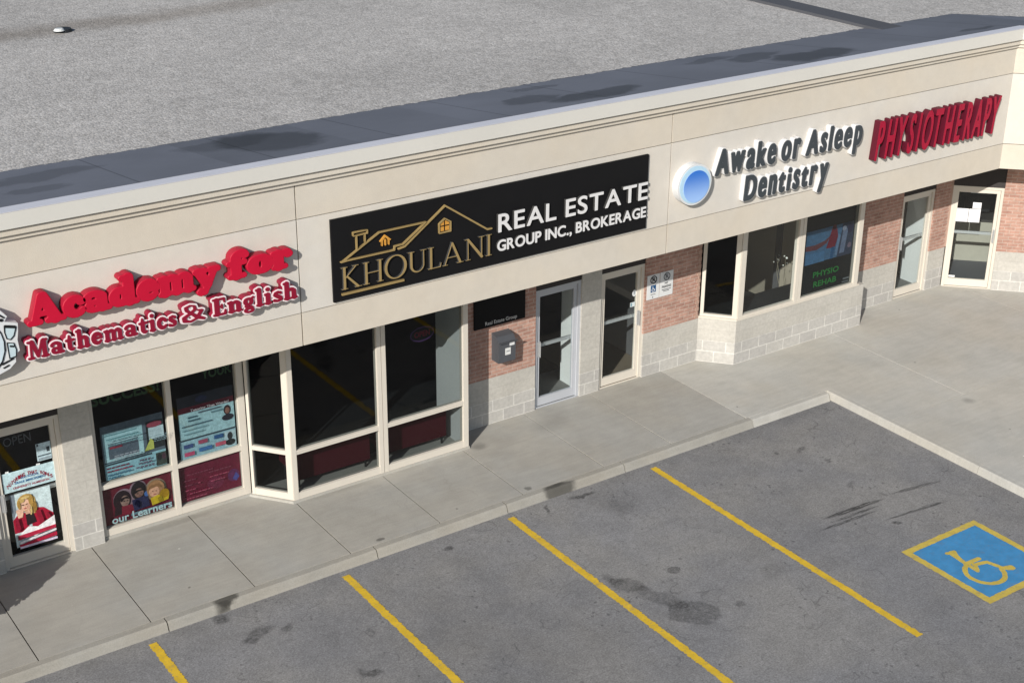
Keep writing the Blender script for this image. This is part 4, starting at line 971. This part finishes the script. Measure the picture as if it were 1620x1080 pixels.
poster('window_poster', WL, dg_, [(Rr(6.625, 7.465, .93, 1.93), '#252a36'), (Rr(6.63, 7.465, 1.67, 1.76), '#6e2436'), (Rr(6.63, 7.465, 1.27, 1.675), '#98bcc4'), (Rr(6.615, 7.465, .93, 1.262), '#90b4c0'), (Rr(6.63, 7.46, 1.245, 1.268), '#34444e'),
    (ell(7.36, 1.565, .055, .075), '#33262a'), (ell(7.36, 1.555, .035, .05), '#7c5a50'), (ell(7.36, 1.45, .09, .05), '#2a2a34'), (Rr(7.28, 7.46, .99, 1.23), '#a8c0c8'), (ell(7.37, 1.15, .04, .06), '#2e3236'), (ell(7.37, 1.05, .075, .05), '#22282c'), (ell(6.98, 1.85, .09, .05), '#28304e')] +
    [(Rr(6.66+dx, 6.66+dx+w, zz, zz+hh), c_) for dx, w, zz, hh, c_ in ((.26, .34, 1.635, .02, '#4c5a66'), (.10, .14, 1.59, .022, '#3c5a66'), (.10, .18, 1.54, .022, '#3c5a66'), (.45, .2, 1.59, .02, '#5c7c86'), (.0, .45, 1.47, .018, '#46606c'), (.0, .38, 1.41, .014, '#6c909a'), (.02, .3, 1.35, .014, '#6c909a'), (0, .14, 1.14, .06, '#3a4e7c'), (.22, .14, 1.16, .06, '#9a4a62'), (.46, .14, 1.17, .06, '#30527c'), (0, .15, 1.02, .06, '#8c3e5a'), (.22, .20, 1.04, .06, '#2e5480'), (.47, .16, 1.05, .06, '#8a4656'))],
    'pale blue course board with a dark top band behind the second pane', 'poster', [('Tutoring That Works!', 6.80, 7.38, 1.69, 1.735, '#c8ccd2')])
# red vinyl in the lower panes
kl = poster('window_graphic', WL, dg_, [(Rr(5.43, 6.44, .285, .895), '#64152a'),
    (ell(5.73, .62, .15, .17), '#8c7480'), (ell(5.95, .70, .13, .16), '#8c7480'), (ell(6.20, .64, .16, .17), '#94806c'), ([(5.58, .42), (5.66, .62), (5.84, .62), (5.88, .45)], '#8c7480'),
    (ell(5.71, .615, .13, .155), '#24161e'), ([(5.57, .40), (5.62, .62), (5.74, .62), (5.72, .42)], '#2a171f'), (ell(5.745, .60, .065, .085), '#94786e'), ([(5.69, .53), (5.84, .52), (5.88, .38), (5.68, .38)], '#7a1c30'),
    (ell(5.95, .70, .11, .14), '#231c20'), (ell(5.955, .665, .065, .07), '#8c6a60'), ([(5.84, .58), (6.07, .60), (6.09, .42), (5.86, .40)], '#26284c'), (ell(6.06, .62, .035, .04), '#4a70b0'), ([(5.66, .66), (5.78, .67), (5.81, .62), (5.74, .645), (5.69, .60)], '#1c1218'), (ell(5.73, .605, .012, .008, 8), '#3a2a2a'), (ell(5.775, .603, .012, .008, 8), '#3a2a2a'), (ell(5.755, .56, .018, .006, 8), '#7a4448'), ([(5.88, .72), (6.02, .72), (6.03, .69), (5.95, .70), (5.89, .67)], '#191416'), (ell(5.93, .665, .011, .007, 8), '#2e2222'), (ell(5.98, .665, .011, .007, 8), '#2e2222'), (ell(5.955, .625, .02, .006, 8), '#6a3c3c'), ([(5.86, .52), (5.90, .58), (5.96, .52), (5.94, .44)], '#1d1f3e'),
    (ell(6.19, .66, .13, .14), '#7c6044'), (ell(6.165, .63, .075, .085), '#a4826c'), ([(6.10, .54), (6.20, .56), (6.38, .54), (6.36, .45), (6.12, .42)], '#9a8a20'), (ell(6.31, .56, .07, .07), '#7c6418'), ([(6.08, .68), (6.12, .74), (6.24, .74), (6.29, .66), (6.20, .70)], '#6c5238'), (ell(6.14, .64, .011, .007, 8), '#4a3428'), (ell(6.19, .637, .011, .007, 8), '#4a3428'), (ell(6.165, .59, .02, .007, 8), '#84504a'), ([(6.20, .52), (6.26, .54), (6.28, .46), (6.22, .44)], '#776a18'),
    (Rr(5.80, 6.40, .36, .40), '#4a6470')], 'dark red window vinyl with three children reading', 'window graphic', [('our Learners', 5.52, 6.40, .315, .43, '#8aa6ac')])
poster('window_graphic', WL, dg_, [(Rr(6.53, 7.495, .285, .895), '#641730'), (ell(7.10, .46, .13, .10), '#6c2640'), (ell(7.38, .50, .09, .10), '#5c2850'), ([(7.36, .44), (7.42, .54), (7.47, .46), (7.42, .40)], '#4a4a8c')] +
    [q for dx, w, zz in ((.05, .40, .70), (0, .18, .62), (.38, .34, .66), (0, .24, .55), (.38, .30, .59), (0, .15, .48), (.06, .36, .42), (.38, .22, .53), (0, .3, .36)) for q in words(6.62+dx, 6.62+dx+w, zz, .016, '#7c3a4e')],
    'plain dark red window vinyl with faint list and star', 'window graphic')
GRN = flat('#2c4a2c', .6)
link('window_lettering', text_mesh('SUCCESS!', 5.44, 6.40, 2.125, 2.31, dg_, bold=.03, frame=WL), GRN, None, ('dim green SUCCESS! lettering at the top of the left pane', 'lettering'))
link('window_lettering', text_mesh('YOUR', 7.02, 7.47, 2.12, 2.27, dg_, bold=.03, frame=WL), GRN, None, ('dim green YOUR lettering at the top of the second pane', 'lettering'))
# oval neon-style sign
nn = thing('open_sign', (10.30, 17.17, 2.05), 'unlit oval OPEN sign hanging inside the right bay pane', 'sign')
NB = F(0, 17.17)
m = MB(); m.slab(NB, ell(10.30, 2.21, .215, .125, 28), -.03, 0); m.part('backing', flat('#14161c'), nn)
X, Y = np.meshgrid(np.arange(10.0, 10.6, .005), np.arange(2.0, 2.4, .005))
me = solid(contours(X, Y, stroke_sdf(X, Y, [(10.30+.20*math.cos(t), 2.21+.112*math.sin(t), .008) for t in np.linspace(0, 2*PI, 40)]), 0), .008); me.transform(Matrix.Translation((0, 17.17, 0)) @ WALLM); link('oval_tube', me, flat('#5a3a70'), nn)
text('lettering', 'OPEN', 10.165, 10.435, 2.165, 2.26, .004, flat('#8a2238'), nn, .03, NB)
# physio poster in the dentist bay
pf = F(0, 17.05)
pp = poster('window_poster', pf, -.10, [(Rr(18.13, 19.43, 1.04, 2.80), '#22262a'), (Rr(18.22, 19.40, 1.60, 2.22), '#5a82a8'), ([(18.22, 1.86), (18.5, 1.84), (18.74, 1.92), (18.84, 2.06), (18.70, 1.98), (18.45, 1.94), (18.22, 1.95)], '#7c4a50'), ([(18.74, 1.82), (18.96, 1.80), (19.02, 2.0), (18.98, 2.16), (18.86, 2.20), (18.80, 2.0)], '#8a2c40'),
    (ell(18.91, 2.19, .05, .055), '#6a3038'), ([(18.97, 1.66), (19.06, 1.62), (19.10, 2.0), (19.02, 2.05)], '#7f9cc0'), ([(18.86, 1.60), (18.93, 1.60), (18.95, 1.82), (18.87, 1.82)], '#3c6a98'), ([(19.02, 1.60), (19.40, 1.60), (19.40, 2.22), (19.12, 2.22)], '#465068'), ([(19.08, 1.66), (19.20, 1.66), (19.26, 2.10), (19.14, 2.16)], '#8492b0'), (ell(19.16, 2.13, .05, .05), '#a6acc0'), (ell(19.31, 2.10, .07, .09), '#3a3a58'), (ell(19.32, 1.78, .05, .05), '#8c7a8c'),
    (Rr(18.22, 18.70, 1.60, 1.80), '#5c8cb8'), (Rr(19.24, 19.40, 1.12, 1.15), '#8a9094'), (Rr(19.22, 19.39, 1.06, 1.09), '#7c8286')], 'dark physio poster with blue treatment picture in the right bay pane', 'poster', [('PHYSIO', 18.45, 19.10, 1.32, 1.43, '#37a04c'), ('REHAB', 18.48, 19.06, 1.13, 1.24, '#37a04c')])
# papers on the angled door
for u0, u1, z0, z1, lab in ((.14, .365, 1.475, 1.745, 'white paper taped to the angled door, left of the pair'), (.375, .59, 1.475, 1.745, 'white paper taped to the angled door, right of the pair'), (.43, .59, 1.755, 1.88, 'small white card above the papers on the angled door')):
    m = MB(); mats = [flat('#e6e6ea', .6), flat('#b0b2bc', .6)]
    m.slab(WG, Rr(u0, u1, z0, z1), -.086, -.0845, 0)
    for q in range(5): m.slab(WG, Rr(u0+.03, u1-.03-.02*(q % 2), z1-.04-q*.04, z1-.03-q*.04), -.0844, -.084, 1) if z1-.04-q*.04 > z0+.01 else None
    m.top('notice', mats, lab, 'notice', 'papers on the angled door')
m = MB(); m.slab(WG, Rr(.15, .27, .31, .35), -.086, -.083); m.top('sticker', flat('#dcdcdc'), 'small white sticker low on the angled door glass', 'sticker')
m = MB(); m.slab(WF, ell(14.74, 1.70, .045, .06), -.085, -.083, 0); m.slab(WF, ell(14.74, 1.70, .02, .03), -.0829, -.0825, 1); m.top('sticker', [flat('#d4d8dc'), flat('#9aa0a6')], 'white rounded sticker on the glass of the door by the parking signs', 'sticker')
m = MB(); m.slab(WF, Rr(14.66, 14.76, 1.46, 1.54), -.085, -.083, 0); m.slab(WF, Rr(14.67, 14.70, 1.47, 1.53), -.0829, -.0825, 1); m.top('sticker', [flat('#cdd6da'), flat('#7a9aa4')], 'square sticker just above the push bar of the lobby door', 'sticker')

# ------------------------------------------------------------------ things seen through the glass
# twig arrangement in a vase behind the dentist's window
tv = thing('twig_vase', (18.55, 18.0, .14), 'tall vase of pale twigs and blossoms behind the dentist window', 'plant')
m = MB(); pr = [(.05, .14), (.10, .30), (.12, .50), (.07, .66), (.05, .74), (.06, .76)]
for (r0, z0), (r1, z1) in zip(pr[:-1], pr[1:]): m.tube((18.55, 18.0, z0), (18.55, 18.0, z1), r0, r1, 14)
m.part('vase', flat('#4a504e'), tv)
m = MB(); bl = MB()
for k in range(3):
    p = Vector((18.55, 18.0, .74)); d = Vector((random.uniform(-.35, .35), random.uniform(-.3, .3), 1)).normalized()
    for q in range(5):
        n_ = p+d*.16; m.tube(p, n_, .006-.0008*q, .005-.0008*q, 5); p = n_; d = (d+Vector((random.uniform(-.25, .25), random.uniform(-.25, .25), .05))).normalized()
        if q > 2:
            for _ in range(2):
                c = p+Vector((random.uniform(-.05, .05), random.uniform(-.05, .05), random.uniform(-.05, .05))); e = Vector((random.uniform(-1, 1), random.uniform(-1, 1), random.uniform(-1, 1))).normalized(); g_ = e.orthogonal().normalized()
                bl.poly([c+e*.02, c+g_*.014, c-e*.02, c-g_*.014])
m.part('twigs', flat('#a8a08c'), tv); bl.part('blossoms', flat('#d2d6d0'), tv)
# waiting benches inside the brokerage bay, backs to the window
SOFA = mk('dark_red_upholstery', (.085, .010, .018), .9, .1)
for x0, x1, lab in ((8.2, 9.44, 'dark red waiting bench behind the left bay pane'), (9.62, 10.80, 'dark red waiting bench behind the right bay pane')):
    so = thing('waiting_bench', ((x0+x1)/2, 17.6, .14), lab, 'bench', 'dark red benches in the bay')
    m = MB(); m.box(G0, x0, x1, -17.40, -17.33, .30, .78); m.part('backrest', SOFA, so, .015)
    m = MB(); m.box(G0, x0, x1, -17.88, -17.405, .40, .50); m.part('seat', SOFA, so, .015)
    for xx in (x0+.06, x1-.06):
        for yy in (17.37, 17.82): m = MB(); m.tube((xx, yy, .14), (xx, yy, .40), .018, .018); m.part('leg', flat('#26282a'), so)
# reception desk inside the angled door
rd = thing('reception_desk', tuple(WG.p(.9, -1.7, .145)), 'pale reception counter inside the angled door', 'desk')
m = MB(); m.box(WG, .25, 2.1, -1.95, -1.55, .145, 1.02); m.part('counter_front', flat('#a8a498'), rd, .01)
m = MB(); m.box(WG, .2, 2.15, -2.0, -1.5, 1.021, 1.07); m.part('counter_top', flat('#3c3a38'), rd, .008)
mo = thing('monitor', tuple(WG.p(.75, -1.75, 1.07)), 'black monitor standing on the reception counter', 'monitor')
m = MB(); m.box(WG, .5, 1.0, -1.78, -1.74, 1.16, 1.47); m.part('screen', flat('#17181a'), mo, .006)
m = MB(); m.box(WG, .72, .78, -1.80, -1.77, 1.09, 1.20); m.box(WG, .64, .86, -1.86, -1.68, 1.072, 1.088); m.part('stand', flat('#202224'), mo)

# ------------------------------------------------------------------ roof drain, added shadow-casting shrub
rv = thing('roof_drain', (8.31, 26.1, 5.306), 'small dark roof drain with pale strainer on the gravel', 'roof drain')
m = MB(); m.tube((8.34, 26.1, 5.30), (8.34, 26.1, 5.36), .17, .15, 16); m.part('drain_collar', flat('#26282c'), rv)
m = MB(); m.tube((8.24, 26.0, 5.35), (8.24, 26.0, 5.39), .10, .07, 14); m.part('strainer', flat('#cfd2d2'), rv)
pl_ = thing('shadow_shrub', (2.62, 16.42, .13), 'added evergreen shrub in a grey planter, out of view, casting the shadow by the left door', 'shrub')  # unseen shrub, added outside the view to cast the far-left shadow
m = MB(); m.prism([(2.42, 16.22), (2.82, 16.22), (2.82, 16.62), (2.42, 16.62)], .13, .52); m.part('planter', mk('planter_concrete', (.30, .29, .27), .9, .2), pl_, .02)
m = MB(); m.tube((2.62, 16.42, .45), (2.64, 16.43, .95), .03, .015); m.part('stem', flat('#4a3a2c'), pl_)
m = MB()
for _ in range(7000):
    a_, b_ = random.uniform(0, 2*PI), random.uniform(-1, 1); rr = (random.random()**.45)
    c = Vector((2.62+.52*rr*math.cos(a_)*math.sqrt(1-b_*b_)*1.0, 16.42+.5*rr*math.sin(a_)*math.sqrt(1-b_*b_), .98+.56*rr*b_))
    e = Vector((random.gauss(0, 1), random.gauss(0, 1), random.gauss(0, 1))).normalized(); g_ = e.orthogonal().normalized(); s_ = random.uniform(.03, .055)
    m.poly([c+e*s_, c+g_*s_*.5, c-e*s_, c-g_*s_*.5])
m.part('foliage', m_foliage(), pl_)
